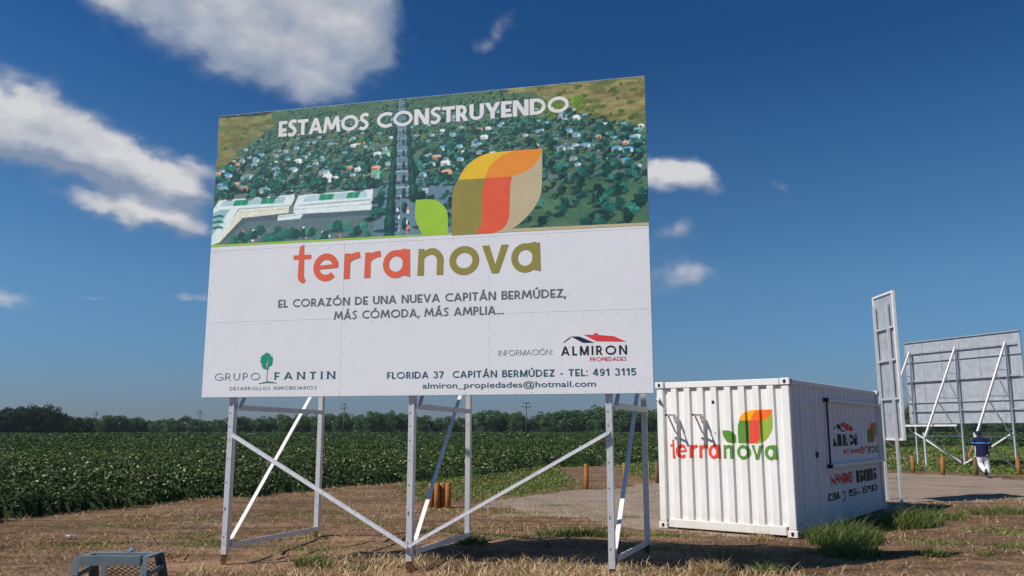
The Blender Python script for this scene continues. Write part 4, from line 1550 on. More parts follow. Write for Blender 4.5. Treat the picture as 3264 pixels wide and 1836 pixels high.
emblem(bb, (M['olive'], M['yellow'], M['red_stripe'], M['orange'], M['beige']), lambda a_, b_: (a_, b_), FB)
SM = [(3.0, 2.566), (2.99, 2.38), (3.001, 2.295), (3.037, 2.209), (3.102, 2.09), (3.448, 2.09), (3.444, 2.302), (3.429, 2.386), (3.389, 2.455), (3.321, 2.518), (3.226, 2.558)]
place_flat('small_leaf', flat_poly(dense(SM, (0, 4, 5))), M['lime'], bb, .0024, M4=FB)
place_flat('green_band', flat_poly([(0.004, 2.080), (3.499, 2.072), (3.499, 2.094), (.004, 2.108)]), M['lime'], bb, .0022, M4=FB)
place_flat('beige_band', flat_poly([(4.2, 2.062), (6.026, 2.048), (6.026, 2.086), (4.27, 2.103)]), M['beige'], bb, .0022, M4=FB)
# words
def put(ink_, nm, mt, z=.0024):
    for k_ in (ink_ if isinstance(ink_, list) else [ink_]):
        if k_.v:
            place_flat(nm, k_.mesh(nm), mt, bb, z, M4=FB)



i_ = []
put_caps(i_, 'ESTAMOS', .952, 2.30, 3.606, .226, .205, .05)
put_caps(i_, 'CONSTRUYENDO', 2.41, 4.826 + .235, 3.604, .222, .205, .05)
put(i_, 'headline_lettering', M['white'])
XB, XH = 1.545, .355
BOX = [('t', 1.268, 1.527), ('e', 1.569, 1.930), ('r', 2.006, 2.236), ('r', 2.299, 2.528), ('a', 2.562, 2.942), ('n', 3.040, 3.391), ('o', 3.474, 3.868), ('v', 3.907, 4.259), ('a', 4.294, 4.673)]
i_ = Ink()
for ch, a_, b_ in BOX[:5]:
    put_lower(i_, ch, a_, b_, XB, XH)
put(i_, 'orange_lettering', M['orange_red'])
i_ = Ink()
for ch, a_, b_ in BOX[5:]:
    put_lower(i_, ch, a_, b_, XB, XH)
put(i_, 'olive_lettering', M['olive'])
i_ = []
put_caps(i_, 'EL CORAZÓN DE UNA NUEVA CAPITÁN BERMÚDEZ,', 1.074, 4.985, 1.192, .108, .17, .10)
put_caps(i_, 'MÁS CÓMODA, MÁS AMPLIA...', 1.892, 4.192, 1.006, .108, .17, .10)
put(i_, 'slogan_lettering', M['text_grey'])
i_ = Ink()
put_caps(i_, 'GRUPO', .184, .862, .228, .096, .10, .30, .0)
put(i_, 'developer_lettering', M['sage'])
i_ = Ink()
put_caps(i_, 'FANTIN', 1.07, 1.938, .230, .095, .15, .42, .15)
put(i_, 'developer_lettering', M['teal'])
i_ = []
put_caps(i_, 'DESARROLLOS INMOBILIARIOS', .420, 1.683, .098, .042, .13, .22, .14)
put(i_, 'small_lettering', M['sage'])
# little tree mark
cl_ = []
rt = random.Random(3)
for k in range(44):
    a_ = k / 44 * 2 * math.pi
    rr_ = 1 + rt.uniform(-.16, .14)
    cl_.append((.945 + .094 * rr_ * math.cos(a_) * (1 - .18 * max(0, -math.sin(a_))), .478 + .106 * rr_ * math.sin(a_)))
tr_ = place_flat('tree_mark', flat_poly(cl_), M['tree_green'], bb, .0024, M4=FB)
i2 = Ink()
i2.ribbon([(.966, .20), (.958, .26), (.963, .32), (.957, .38)], [.010, .007, .007, .006])
i2.ribbon([(.835, .180), (.90, .190), (.98, .200), (1.06, .192), (1.11, .184)], [.004, .012, .022, .014, .004])
place_flat('trunk_mark', i2.mesh('trunk_mark'), M['sage'], tr_, .0036, M4=FB)
i2 = Ink()
i2.ribbon([(.957, .38), (.955, .44), (.962, .50)], [.006, .005, .002])
i2.ribbon([(.956, .41), (.935, .45)], [.004, .002])
i2.ribbon([(.957, .42), (.985, .47)], [.004, .002])
place_flat('twig_mark', i2.mesh('twig_mark'), M['white'], tr_, .0046, M4=FB)
# agency block
i_ = Ink()
put_caps(i_, 'INFORmACIÓN:', 4.128, 4.815, .484, .068, .10, .12)
put(i_, 'agency_lettering', M['info_grey'])
i_ = Ink()
put_caps(i_, 'ALmIRON', 4.92, 5.725, .470, .112, .17, .26)
put(i_, 'agency_lettering', M['black'])
i_ = Ink()
put_caps(i_, 'PROPIEDADES', 5.273, 5.715, .396, .046, .15, .10)
put(i_, 'agency_lettering', M['red'])
i_ = []
put_caps(i_, 'FLORIDA 37  CAPITÁN BERmÚDEZ - TEL: 491 3115', 2.657, 5.828, .2175, .086, .165, .13)
put(i_, 'address_lettering', M['teal'])
place_flat('address_lettering', text_mesh('almiron_propiedades@hotmail.com', 3.139, 5.341, .090, .074, .008), M['teal'], bb, .0024, M4=FB)
ROOF_RED = [(5.200, .722), (5.325, .716), (5.325, .735), (5.375, .735), (5.375, .714), (5.570, .693), (5.715, .624), (5.355, .638)]
ROOF_DK = [(5.043, .704), (5.150, .700), (5.333, .619), (5.191, .622)]
ROOF_L = [(4.944, .628), (4.957, .628), (5.040, .686), (5.040, .702)]
hm = place_flat('house_mark', flat_poly(ROOF_RED), M['red'], bb, .0024, M4=FB)
place_flat('roof_mark', flat_poly(ROOF_DK), M['navy'], hm, .0024, M4=FB)
place_flat('gable_mark', flat_poly(ROOF_L), M['black'], hm, .0024, M4=FB)

# ---- steelwork of the big billboard (local: x along panel, y behind it)
for (u, n) in POSTS_F:
    MB().angle((u - .035, .062, .13), (u - .035, .062, BZ + BH - .4), .075, .007, (1, 0, 0), (0, 1, 0)).angle((u + .045, .142, .13), (u + .045, .142, BZ + BH - .4), .075, .007, (-1, 0, 0), (0, -1, 0)).build('front_post', M['galv'], bb)
    MB().angle((u - .03, .07, -.3), (u - .03, .07, .17), .075, .01, (1, 0, 0), (0, 1, 0)).build('post_stub', M['rust'], bb)
for k, (u, n) in enumerate(POSTS_R):
    MB().angle((u - .04, n, .12), (u - .04, n, 2.5), .075, .007, (1, 0, 0), (0, 1, 0)).angle((u + .04, n + .08, .12), (u + .04, n + .08, 2.5), .075, .007, (-1, 0, 0), (0, -1, 0)).build('rear_post', M['galv'], bb)
    MB().angle((u - .03, n + .01, -.3), (u - .03, n + .01, .16), .06, .008, (1, 0, 0), (0, 1, 0)).build('post_stub', M['rust'], bb)
    uf = POSTS_F[k][0]
    uo = uf + .055
    MB().bar((uo + .012, .15, .24), (u + (.06 if k < 2 else -.0), n, .15), .012, .07).build('lower_beam', M['zinc_paint'], bb)
    MB().bar((uo + .012, .15, 2.025), (u + .055, n - .01, 2.015), .012, .07).build('upper_beam', M['zinc_paint'], bb)
    MB().bar((uo - .03, .13, .25), (u + (-.05), n - .06, 2.46), .055, .012, (0, 0, 1)).build('diagonal_brace', M['zinc_paint'], bb)
    MB().bar((uo + .03, .13, 2.02), (u + .03, n * .52, 3.5), .05, .012, (0, 0, 1)).build('upper_brace', M['zinc_paint'], bb)
    MB().bar((u, n - .02, 2.42), (uf, .16, BZ + BH - .55), .06, .05, (1, 0, 0)).build('back_strut', M['zinc_paint'], bb)
for a_, b_ in (((.46, .05, 1.65), (2.965, .035, .29)), ((2.985, .035, .29), (5.49, .05, 1.68))):
    MB().angle(a_, b_, .05, .006, (0, 0, 1), (0, -1, 0)).build('cross_brace', M['galv'], bb)
bm = MB()
for (u, n) in POSTS_F:
    for zz in (.35, .7, .72, 1.05, 1.35, 1.6, 1.78, 1.95, 2.05):
        bm.tube([(u - .01, .0635, zz), (u - .01, .055, zz)], .007, 6)
bm.build('bolts', M['rubber'], bb)

# ------------------------------------------------------------------ the white container
CA = -0.63961
cn = empty('shipping_container', (4.612, 13.844, -.0007), CA)
tag(cn, 'white corrugated shipping container with leaf emblem, used as sales office beside the billboard', 'container')
CW, CL, CH = 2.438, 6.058, 2.591
# local: x from -CW (left) to 0 (right corner), y back along the side, z up
P_PER, P_F, P_S = .2535, .092, .0347   # period, flat, slope
DEP = .05


def prof(x, x0, per, flat_out, slope, flat_in):
    """depth behind the outer face at x"""
    s = (x - x0) % per
    if s < slope:
        return DEP * s / slope * 1.0
    if s < slope + flat_in:
        return DEP
    if s < 2 * slope + flat_in:
        return DEP * (1 - (s - slope - flat_in) / slope)
    return 0.0


def breaks(x0, per, slope, flat_in, lo, hi):
    out = []
    k = math.floor((lo - x0) / per) - 1
    while x0 + k * per < hi:
        for d in (0, slope, slope + flat_in, 2 * slope + flat_in):
            x = x0 + k * per + d
            if lo < x < hi:
                out.append(x)
        k += 1
    return sorted(out)


SLO, FLI = .022, .102
X0 = .135 - 0.0                    # first drop (measured from the left corner)
EPER = .2535
edge_prof = lambda x: prof(x, X0, EPER, 0, SLO, FLI)
wb = [.13] + breaks(X0, EPER, SLO, FLI, .13, CW - .13) + [CW - .13]
z0_, z1_ = .165, 2.475


def corr(name, xs_, fn, z0, z1, M4, mat, parent, bm=None):
    vs, fs_ = [], []
    nz = 12
    for x in xs_:
        for k in range(nz + 1):
            vs.append((x, z0 + (z1 - z0) * k / nz, -fn(x)))
    for i in range(len(xs_) - 1):
        for k in range(nz):
            a_ = i * (nz + 1) + k
            fs_.append((a_, a_ + nz + 1, a_ + nz + 2, a_ + 1))
    me_ = bpy.data.meshes.new(name)
    me_.from_pydata(vs, [], fs_)
    me_.transform(M4)
    return link_mesh(name, me_, mat, parent)


FE = Matrix.Translation((-CW, .015, 0)) @ FACE                 # end wall, x from left corner
# (x, y, z) on the side wall -> local (z-out along +x): x' along +y
FS = Matrix(((0, 0, 1, -.015), (1, 0, 0, 0), (0, 1, 0, 0), (0, 0, 0, 1)))
corr('end_wall', wb, edge_prof, z0_, z1_, FE, M['cwhite'], cn)
SPER, SSL, SFI = .278, .068, .070
SX0 = .20
side_prof = lambda x: prof(x, SX0, SPER, 0, SSL, SFI) * .9
sb = [.16] + breaks(SX0, SPER, SSL, SFI, .16, CL - .16) + [CL - .16]
corr('side_wall', sb, side_prof, z0_, z1_ + .02, FS, M['cwhite'], cn)
FS2 = Matrix(((0, 0, -1, -CW + .015), (1, 0, 0, 0), (0, 1, 0, 0), (0, 0, 0, 1)))
corr('side_wall', sb, side_prof, z0_, z1_ + .02, FS2, M['cwhite'], cn)
FE2 = Matrix.Translation((0, CL - .015, 0)) @ Matrix(((-1, 0, 0, 0), (0, 0, 1, 0), (0, 1, 0, 0), (0, 0, 0, 1)))
corr('end_wall', wb, edge_prof, z0_, z1_, FE2, M['cwhite'], cn)
MB().box((-CW / 2, CL / 2, CH - .03), (CW - .12, CL - .12, .02)).build('roof', M['cwhite'], cn)
MB().box((-CW / 2, CL / 2, .12), (CW - .14, CL - .14, .06)).build('floor', M['rust'], cn)
# rails
r_ = MB()
r_.box((-CW / 2, .045, 2.532), (CW - .34, .07, .11), bev=.008)
r_.box((-CW / 2, CL - .045, 2.532), (CW - .34, .07, .11), bev=.008)
r_.box((-.04, CL / 2, 2.535), (.065, CL - .36, .085), bev=.008)
r_.box((-CW + .04, CL / 2, 2.535), (.065, CL - .36, .085), bev=.008)
r_.build('top_rail', M['cwhite'], cn)
r_ = MB()
r_.box((-CW / 2, .045, .10), (CW - .34, .085, .145), bev=.008)
r_.box((-CW / 2, CL - .045, .10), (CW - .34, .085, .145), bev=.008)
r_.box((-.045, CL / 2, .105), (.07, CL - .36, .13), bev=.008)
r_.box((-CW + .045, CL / 2, .105), (.07, CL - .36, .13), bev=.008)
r_.build('bottom_rail', M['cwhite'], cn)
for (x, y, sx_, sy_) in ((-.065, .065, 1, 1), (-CW + .065, .065, -1, 1), (-.065, CL - .065, 1, -1), (-CW + .065, CL - .065, -1, -1)):
    pm = MB()
    pm.box((x, y, CH / 2), (.13, .13, CH - .24), bev=.012)
    pm.build('corner_post', M['cwhite'], cn)
    for zc in (.06, CH - .058):
        cast = MB().box((x, y, zc), (.168, .168, .116), bev=.01).build('corner_casting', M['cwhite'], cn)
        hole = MB()
        fy = y - .0855 * sy_
        fx = x + .0855 * sx_
        hole.prism([(x + .026 * math.cos(a_), fy, zc + .036 * math.sin(a_)) for a_ in np.linspace(0, 2 * math.pi, 15)[:-1]], (0, .004 * sy_, 0))
        hole.prism([(fx, y + .030 * math.cos(a_), zc + .036 * math.sin(a_)) for a_ in np.linspace(0, 2 * math.pi, 15)[:-1]], (-.004 * sx_, 0, 0))
        hole.build('casting_hole', M['dark_hole'], cast)
# small vent, lifting ring, lamp on the corner post
vt = MB()
vt.box((-CW + 1.085, -.0035 + .015, 2.215), (.042, .012, .05))
vt.build('vent', M['dark_hole'], cn)
lg = MB().tube([(-CW + 1.10 + .018 * math.cos(a_), .004, 1.69 + .018 * math.sin(a_)) for a_ in np.linspace(0, 2 * math.pi, 13)], .004, 6, False)
lg.build('lifting_ring', M['zinc_paint'], cn)
lamp = MB().tube([(-CW + .035, -.0, 2.30), (-CW + .05, -.05, 2.28), (-CW + .085, -.06, 2.25)], [.03, .034, .022], 10).build('post_lamp', M['galv'], cn)
MB().tube([(-CW + .086, -.061, 2.249), (-CW + .093, -.064, 2.243)], [.018, .017], 10).build('lamp_glass', M['dark_hole'], lamp)
# two fold-out brackets on the end wall
for xb in (.375, .885):
    x = -CW + xb
    br = MB().bar((x, -.018, 1.99), (x, -.40, 1.99), .034, .034).build('folding_bracket', M['cwhite'], cn)
    MB().box((x, -.404, 1.99), (.036, .008, .036)).build('end_cap', M['rubber'], br)
    MB().bar((x, -.30, 1.968), (x, -.03, 1.69), .022, .026).build('bracket_strut', M['zinc_paint'], br)
    MB().bar((x, -.012, 1.97), (x, -.012, 1.50), .03, .012, (0, 1, 0)).build('bracket_hinge', M['cwhite'], br)
    MB().bar((x, -.09, 1.968), (x, -.02, 1.86), .02, .02).build('bracket_web', M['zinc_paint'], br)
    MB().tube([(x, -.02, 1.60), (x - .015, -.045, 1.585)], .012, 7).build('hinge_pin', M['rust'], br)
# writing on the corrugated end wall
CFE = (breaks(X0, EPER, SLO, FLI, 0, CW), lambda x: -edge_prof(x))
putc = lambda nm, me_, mt, z=.0035: place_flat(nm, me_, mt, cn, z, conform=CFE, M4=FE)
CB = [('t', .216, .319), ('e', .344, .555), ('r', .604, .749), ('r', .792, .925), ('a', .946, 1.176), ('n', 1.222, 1.415), ('o', 1.468, 1.714), ('v', 1.726, 1.941), ('a', 1.953, 2.181)]
i_ = Ink()
for ch, a_, b_ in CB[:5]:
    put_lower(i_, ch, a_, b_, 1.242, .232)
putc('red_lettering', i_.mesh('l'), M['c_red'])
i_ = Ink()
for ch, a_, b_ in CB[5:]:
    put_lower(i_, ch, a_, b_, 1.242, .232)
putc('green_lettering', i_.mesh('l'), M['c_green'])
sxl = (2.13 - 1.497) / (4.70 - 3.497)
syl = (2.07 - 1.505) / (3.141 - 2.058)
emblem(cn, (M['c_green'], M['c_yellow'], M['c_red'], M['c_orange'], M['c_lime']), lambda a_, b_: (1.497 + (a_ - 3.497) * sxl, 1.505 + (b_ - 2.058) * syl), FE, .003, CFE)
SMC = [(1.219, 1.724), (1.222, 1.66), (1.240, 1.60), (1.285, 1.55), (1.354, 1.512), (1.459, 1.510), (1.462, 1.607), (1.445, 1.655), (1.41, 1.693), (1.345, 1.722)]
putc('small_leaf', flat_poly(dense(SMC, (0, 4, 5))), M['c_green'], .003)
# long side: door leaf, hatch with its frame, writing
CFS = (breaks(SX0, SPER, SSL, SFI, 0, CL), lambda x: -side_prof(x))
puts = lambda nm, me_, mt, z=.004: place_flat(nm, me_, mt, cn, z, conform=CFS, M4=FS)
d_ = MB()
for (ya, yb, za, zb) in ((.50, .51, .30, 2.20), (1.33, 1.34, .30, 2.20), (.512, 1.328, 2.19, 2.20)):
    d_.box((-.006, (ya + yb) / 2, (za + zb) / 2), (.022, yb - ya, zb - za))
dr = d_.build('door', M['cwhite'], cn)
MB().box((.012, 1.30, 1.30), (.03, .05, .10), bev=.004).build('handle', M['rubber'], dr)
hf = MB()
hf.box((.02, 4.02, 2.275), (.06, 4.03, .05))
hf.box((.024, 4.05, 1.078), (.07, 3.96, .055))
hf.box((.020, 6.01, 1.677), (.05, .04, 1.13))
hatch = hf.build('hatch', M['cwhite'], cn)
MB().box((.018, 2.025, 1.68), (.03, .012, 1.13)).build('hatch_edge', M['rubber'], hatch)
for zz in (1.075, 2.28):
    MB().box((.028, 1.965, zz), (.08, .09, .07)).build('hinge', M['rubber'], hatch)
i_ = Ink()
put_caps(i_, 'ALmIRON', 2.38, 4.08, 1.425, .225, .25, .10)
puts('agency_lettering', i_.mesh('l'), M['black'])
puts('agency_lettering', text_mesh('PROPIEDADES', 3.15, 4.42, 1.27, .085, .02), M['red'])
kx = (3.95 - 2.5) / (5.715 - 4.944)
ky = (1.90 - 1.70) / (.735 - .622)
XR = lambda a_, b_: (2.5 + (a_ - 4.944) * kx, 1.70 + (b_ - .622) * ky)
hm = puts('house_mark', flat_poly([XR(*p) for p in ROOF_RED]), M['red'])
for pts, nm, mt in ((ROOF_DK, 'roof_mark', M['navy']), (ROOF_L, 'gable_mark', M['black'])):
    place_flat(nm, flat_poly([XR(*p) for p in pts]), mt, hm, .004, conform=CFS, M4=FS)
sxl = (5.72 - 5.06) / (4.70 - 3.497)
syl = (1.885 - 1.47) / (3.141 - 2.058)
emblem(cn, (M['c_green'], M['c_yellow'], M['c_red'], M['c_orange'], M['c_lime']), lambda a_, b_: (5.06 + (a_ - 3.497) * sxl, 1.47 + (b_ - 2.058) * syl), FS, .004, CFS)
kx = (5.80 - 4.30) / (4.673 - 1.268)
i_ = Ink()
for ch, a_, b_ in BOX[:5]:
    put_lower(i_, ch, 4.30 + (a_ - 1.268) * kx, 4.30 + (b_ - 1.268) * kx, 1.25, .14)
puts('red_lettering', i_.mesh('l'), M['c_red'])
i_ = Ink()
for ch, a_, b_ in BOX[5:]:
    put_lower(i_, ch, 4.30 + (a_ - 1.268) * kx, 4.30 + (b_ - 1.268) * kx, 1.25, .14)
puts('green_lettering', i_.mesh('l'), M['c_green'])
puts('phone_lettering', text_mesh('INFORMES', 2.08, 3.70, .728, .185, .05), M['c_red'])
puts('phone_lettering', text_mesh('15 0115', 3.95, 5.45, .70, .22, .06), M['black'])
puts('phone_lettering', text_mesh('(0341) 155 - 15 910', 1.84, 5.45, .455, .135, .02), M['black'])

# ------------------------------------------------------------------ back-facing billboard
BA = -1.165
kb = empty('billboard', (19.70, 41.38, 0), BA)
tag(kb, 'large billboard seen from behind, bare grey sheets on white struts, right of container', 'billboard')
KZ = 2.03
MB().box((3.05, .01, KZ + 2), (6.10, .02, 4.0)).build('panel', M['galv_sheet'], kb)
g_ = MB()
for k in range(7):
    x = .02 + k * 6.06 / 6
    g_.bar((x, -.012, KZ), (x, -.012, KZ + 4), .035, .024, (0, 1, 0))
for k in range(5):
    z = KZ + .02 + k * .99
    g_.bar((0, -.042, z), (6.10, -.042, z), .035, .035)
for z in (KZ + .62, KZ + 2.05, KZ + 3.45):
    g_.bar((.12, -.09, z), (5.95, -.09, z), .045, .045)
g_.build('backing_grid', M['galv_sheet'], kb)
for u in (.42, 2.97, 5.48):
    MB().bar((u, -.17, -.2), (u, -.17, KZ + 3.5), .075, .075, (0, 1, 0)).build('front_post', M['galv'], kb)
    MB().bar((u, -2.6, -.2), (u, -2.6, 1.62), .075, .075, (0, 1, 0)).build('rear_post', M['galv'], kb)
    MB().bar((u + .045, -2.6, 1.42), (u + .045, -.2, KZ + 3.5), .085, .07, (1, 0, 0)).build('back_strut', M['zinc_paint'], kb)
    MB().bar((u - .03, -.2, .1), (u - .03, -2.55, 1.45), .05, .05, (1, 0, 0)).build('diagonal_brace', M['galv'], kb)
    for z in (1.45, KZ + 1.15, KZ + 2.3):
        q = (z - 1.45) / (KZ + 3.5 - 1.45)
        MB().bar((u - .05, -.2, z), (u - .05, -2.58 + 2.38 * q, z), .04, .04).build('tie', M['galv'], kb)
    for za, zb in ((1.45, KZ + 1.15), (KZ + 1.15, KZ + 2.3)):
        q = (zb - 1.45) / (KZ + 3.5 - 1.45)
        MB().bar((u - .08, -.2, za), (u - .08, -2.58 + 2.38 * q, zb), .035, .035, (1, 0, 0)).build('lacing', M['galv'], kb)
MB().bar((-.6, -2.0, 1.93), (4.2, -2.0, 1.93), .07, .08).build('long_rail', M['zinc_paint'], kb)
for a_, b_ in (((.42, -.24, 1.6), (2.95, -.24, .2)), ((2.99, -.24, .2), (5.48, -.24, 1.6))):
    MB().bar(a_, b_, .05, .06).build('cross_brace', M['zinc_paint'], kb)

# ------------------------------------------------------------------ tall narrow sign
ts = empty('narrow_sign', (9.405, 21.27, 0), R(-90.6))
tag(ts, 'tall narrow sign seen from behind, grey ribbed panel on two posts behind the container', 'sign')
TZ, TW, TH = 1.484, 1.216, 3.638
MB().box((TW / 2, .012, TZ + TH / 2), (TW - .01, .012, TH - .01)).build('panel', M['galv_sheet'], ts)
f_ = MB()
f_.bar((.025, 0, TZ), (.025, 0, TZ + TH), .06, .05, (0, 1, 0))
f_.bar((TW - .03, -.01, TZ), (TW - .03, -.01, TZ + TH), .075, .06, (0, 1, 0))
f_.bar((.06, 0, TZ + TH - .02), (TW - .07, 0, TZ + TH - .02), .05, .05)
f_.bar((.06, 0, TZ + .02), (TW - .07, 0, TZ + .02), .05, .05)
f_.build('frame', M['zinc_paint'], ts)
f_ = MB()
for z in (1.0, 1.95, 2.75):
    f_.bar((.06, -.03, TZ + z), (TW - .07, -.03, TZ + z), .04, .045)
f_.build('cross_rail', M['galv'], ts)
for u in (.18, .93):
    MB().bar((u, -.075, -.25), (u, -.075, TZ + 3.4), .06, .055, (0, 1, 0)).build('post', M['galv'], ts)

# ------------------------------------------------------------------ timber posts
def wood_post(x, y, h, r, lab, group, mat, tilt=0.0):
    bm_ = MB()
    bm_.tube([(0, 0, -.15), (.004, 0, h * .5), (tilt * h, 0, h - .02), (tilt * h, 0, h)], [r * 1.02, r, r * .98, r * .86], 12)
    o_ = bm_.build('timber_post', mat, None, True)
    o_.location = (x, y, 0)
    tag(o_, lab, 'post', group)
    return o_


GP = 'short timber posts along the path'
for (x, y, h, lab, mt, tl) in ((2.17, 24.71, .75, 'single orange-brown timber post in the grass left of the rightmost front billboard post', M['wood'], 0),
                               (3.58, 26.86, .70, 'timber post seen between the right-hand front and rear billboard posts', M['wood'], 0),
                               (4.83, 28.14, .72, 'dark timber post half hidden behind the left edge of the white container', M['woodgrey'], 0),
                               (16.44, 34.62, .66, 'leftmost timber post under the back-facing billboard', M['wood'], -.02),
                               (16.81, 32.97, .70, 'timber post left of the walking man, under the middle of the back-facing billboard', M['wood'], .02),
                               (17.96, 32.71, .70, 'dark brown timber post just beside the left hand of the walking man', M['woodgrey'], -.03),
                               (19.96, 33.27, .66, 'thick timber post at the right edge of the picture, right of the walking man', M['wood'], -.05)):
    wood_post(x, y, h, .075 if x > 5 else .066, lab, GP, mt, tl)
for k, (dx, dy, lab) in enumerate(((-.34, .10, 'leftmost post of the tight bundle of timber posts behind the middle billboard leg'),
                                   (-.205, -.02, 'second post from the left in the tight bundle of timber posts'),
                                   (-.085, .07, 'narrow post third from the left in the tight bundle of timber posts'),
                                   (.045, -.05, 'rightmost and nearest post of the tight bundle of timber posts'))):
    wood_post(-1.48 + dx, 19.1 + dy, .53 + .01 * k, .066, lab, 'bundle of timber posts', M['wood'])

# ------------------------------------------------------------------ grey steel trestle in the foreground
tz = .80
tr_e = empty('steel_trestle', (-3.25, 6.37, 0), R(-1))
tag(tr_e, 'grey painted steel trestle with open top and wire mesh at the lower left', 'trestle')
TWd, TDp = .545, .30
fr = MB()
fr.box((TWd / 2, .02, tz - .03), (TWd - .09, .035, .06))
fr.box((TWd / 2, TDp - .05, tz - .008), (TWd - .01, .10, .016))
fr.box((.028, .135, tz - .008), (.05, .20, .015))
fr.box((TWd - .028, .135, tz - .008), (.05, .20, .015))
fr.box((TWd / 2, .03, tz + .004), (TWd - .10, .05, .006))
fr.build('top_frame', M['grey_paint'], tr_e)
for (xa, ya, xb, yb) in ((.02, .015, -.03, -.10), (TWd - .02, .015, TWd - .03, -.10), (.02, TDp - .03, -.02, TDp + .22), (TWd - .015, TDp - .03, TWd + .07, TDp + .22)):
    MB().angle((xa - .025, ya, tz - .003), (xb - .025, yb, 0), .055, .006, (1, 0, 0), (0, 1 if ya < .1 else -1, 0)).build('leg', M['grey_paint'], tr_e)
MB().box((.235, .0, tz - .30), (.035, .008, .48)).build('centre_upright', M['grey_paint'], tr_e)
lt = MB().bar((.285, TDp - .05, tz + .003), (.305, TDp + .02, tz + .030), .05, .008).build('lifting_tab', M['grey_paint'], tr_e)
MB().tube([(.302, TDp + .008, tz + .0295), (.302, TDp + .007, tz + .032)], .011, 10).build('tab_hole', M['dark_hole'], lt)
for a_, b_, w_, h_ in (((.01, -.02, tz - .145), (.02, TDp, tz - .10), .012, .035), ((TWd - .02, -.02, tz - .145), (TWd + .01, TDp, tz - .10), .012, .035),
                       ((.0, -.06, .22), (TWd - .02, -.06, .22), .03, .03), ((.0, TDp + .14, .22), (TWd + .04, TDp + .14, .22), .03, .03)):
    MB().bar(a_, b_, w_, h_).build('side_rail', M['grey_paint'], tr_e)
ms = MB()
for k in range(-12, 16):
    for sgn in (1, -1):
        x0_ = TWd / 2 + (k - 2) * .052
        pts = []
        for j in range(12):
            x_ = x0_ + sgn * j * .026
            z_ = tz - .075 - j * .016
            if .03 < x_ < TWd - .02:
                pts.append((x_, TDp + .035 + j * .008 + (.002 if sgn > 0 else 0), z_))
        if len(pts) > 1:
            ms.tube(pts, .003, 4)
ms.build('wire_mesh', M['mesh_paint'], tr_e)

# ------------------------------------------------------------------ litter on the soil
lt_ = MB()
for k in range(7):
    a_ = random.uniform(0, 6.28)
    lt_.bar((random.uniform(-.05, .05), random.uniform(-.04, .04), .02 + random.uniform(0, .03)), (random.uniform(-.08, .08), random.uniform(-.05, .05), .04 + random.uniform(0, .03)), .03, .008)
o = lt_.build('plastic_litter', M['litter'])
o.location = (-7.12, 13.80, 0)
tag(o, 'crumpled white scrap of litter on the bare soil at the left', 'litter')
bmc = bmesh.new()
for k in range(9):
    r0 = bmesh.ops.create_icosphere(bmc, subdivisions=1, radius=random.uniform(.014, .032))
    bmesh.ops.translate(bmc, verts=r0['verts'], vec=(random.uniform(-.2, .2), random.uniform(-.06, .06), random.uniform(.02, .05)))
mec = bpy.data.meshes.new('clay_clods')
bmc.to_mesh(mec)
bmc.free()
o = link_mesh('clay_clods', mec, M['clay'])
px, py = panel_xy(.42, 0)
o.location = (-4.52, 11.45, .03)
tag(o, 'small heap of reddish clay clods on pale sand beside the left billboard post', 'clods')
o = MB().bar((-.11, 0, .02), (.11, .03, .025), .035, .02).build('wood_offcut', M['straw_wood'])
o.location = (3.22, 14.0, .0)
tag(o, 'pale wooden offcut lying on the soil before the white container', 'offcut')

# ------------------------------------------------------------------ the walking man
def skin_mesh(nodes, edges, sub_=2):
    me_ = bpy.data.meshes.new('body')
    me_.from_pydata([n_[:3] for n_ in nodes], edges, [])
    ob = bpy.data.objects.new('body', me_)
    COL.objects.link(ob)
    md = ob.modifiers.new('skin', 'SKIN')
    for i, n_ in enumerate(nodes):
        r0 = n_[3]
        ry = n_[4] if len(n_) > 4 else r0
        me_.skin_vertices[0].data[i].radius = (r0, ry)
        me_.skin_vertices[0].data[i].use_root = (i == 0)
    sb_ = ob.modifiers.new('sub', 'SUBSURF')
    sb_.levels = sub_
    sb_.render_levels = sub_
    dg = bpy.context.evaluated_depsgraph_get()
    out = bpy.data.meshes.new_from_object(ob.evaluated_get(dg))
    bpy.data.objects.remove(ob)
    return out


man = empty('person', (17.53, 31.14, 0), R(-22))
tag(man, 'man seen from behind walking away, navy shirt with light blue stripe, white trousers, dark cap', 'person')
# joints in local axes: x right, y away, z up
J = [(-.10, 0, .90, .13, .10),            # 0 pelvis
     (-.11, 0, 1.05, .125, .095),         # 1 waist
     (-.13, .02, 1.25, .145, .10),        # 2 chest
     (-.15, .02, 1.39, .11, .08),         # 3 upper chest
     (-.17, .02, 1.46, .052),             # 4 neck
     (-.19, .03, 1.535, .075, .09),       # 5 head low
     (-.195, .02, 1.615, .085, .10),      # 6 head
     (-.195, .02, 1.66, .06, .07),        # 7 crown
     (-.30, .02, 1.385, .06), (-.375, .0, 1.29, .052), (-.41, -.03, 1.13, .042), (-.48, .0, .98, .036), (-.545, .03, .87, .028),   # 8-12 left arm
     (.02, .02, 1.385, .06), (.10, .0, 1.29, .052), (.165, -.03, 1.13, .042), (.17, .14, 1.06, .036), (.12, .26, 1.05, .028),        # 13-17 right arm
     (-.19, -.02, .84, .09), (-.20, .02, .46, .062), (-.12, -.30, .26, .042), (-.10, -.36, .20, .04),                              # 18-21 left leg, trailing
     (-.02, 0, .84, .09), (.01, .04, .46, .062), (.0, .0, .10, .042), (.0, .02, .055, .04)]                                        # 22-25 right leg
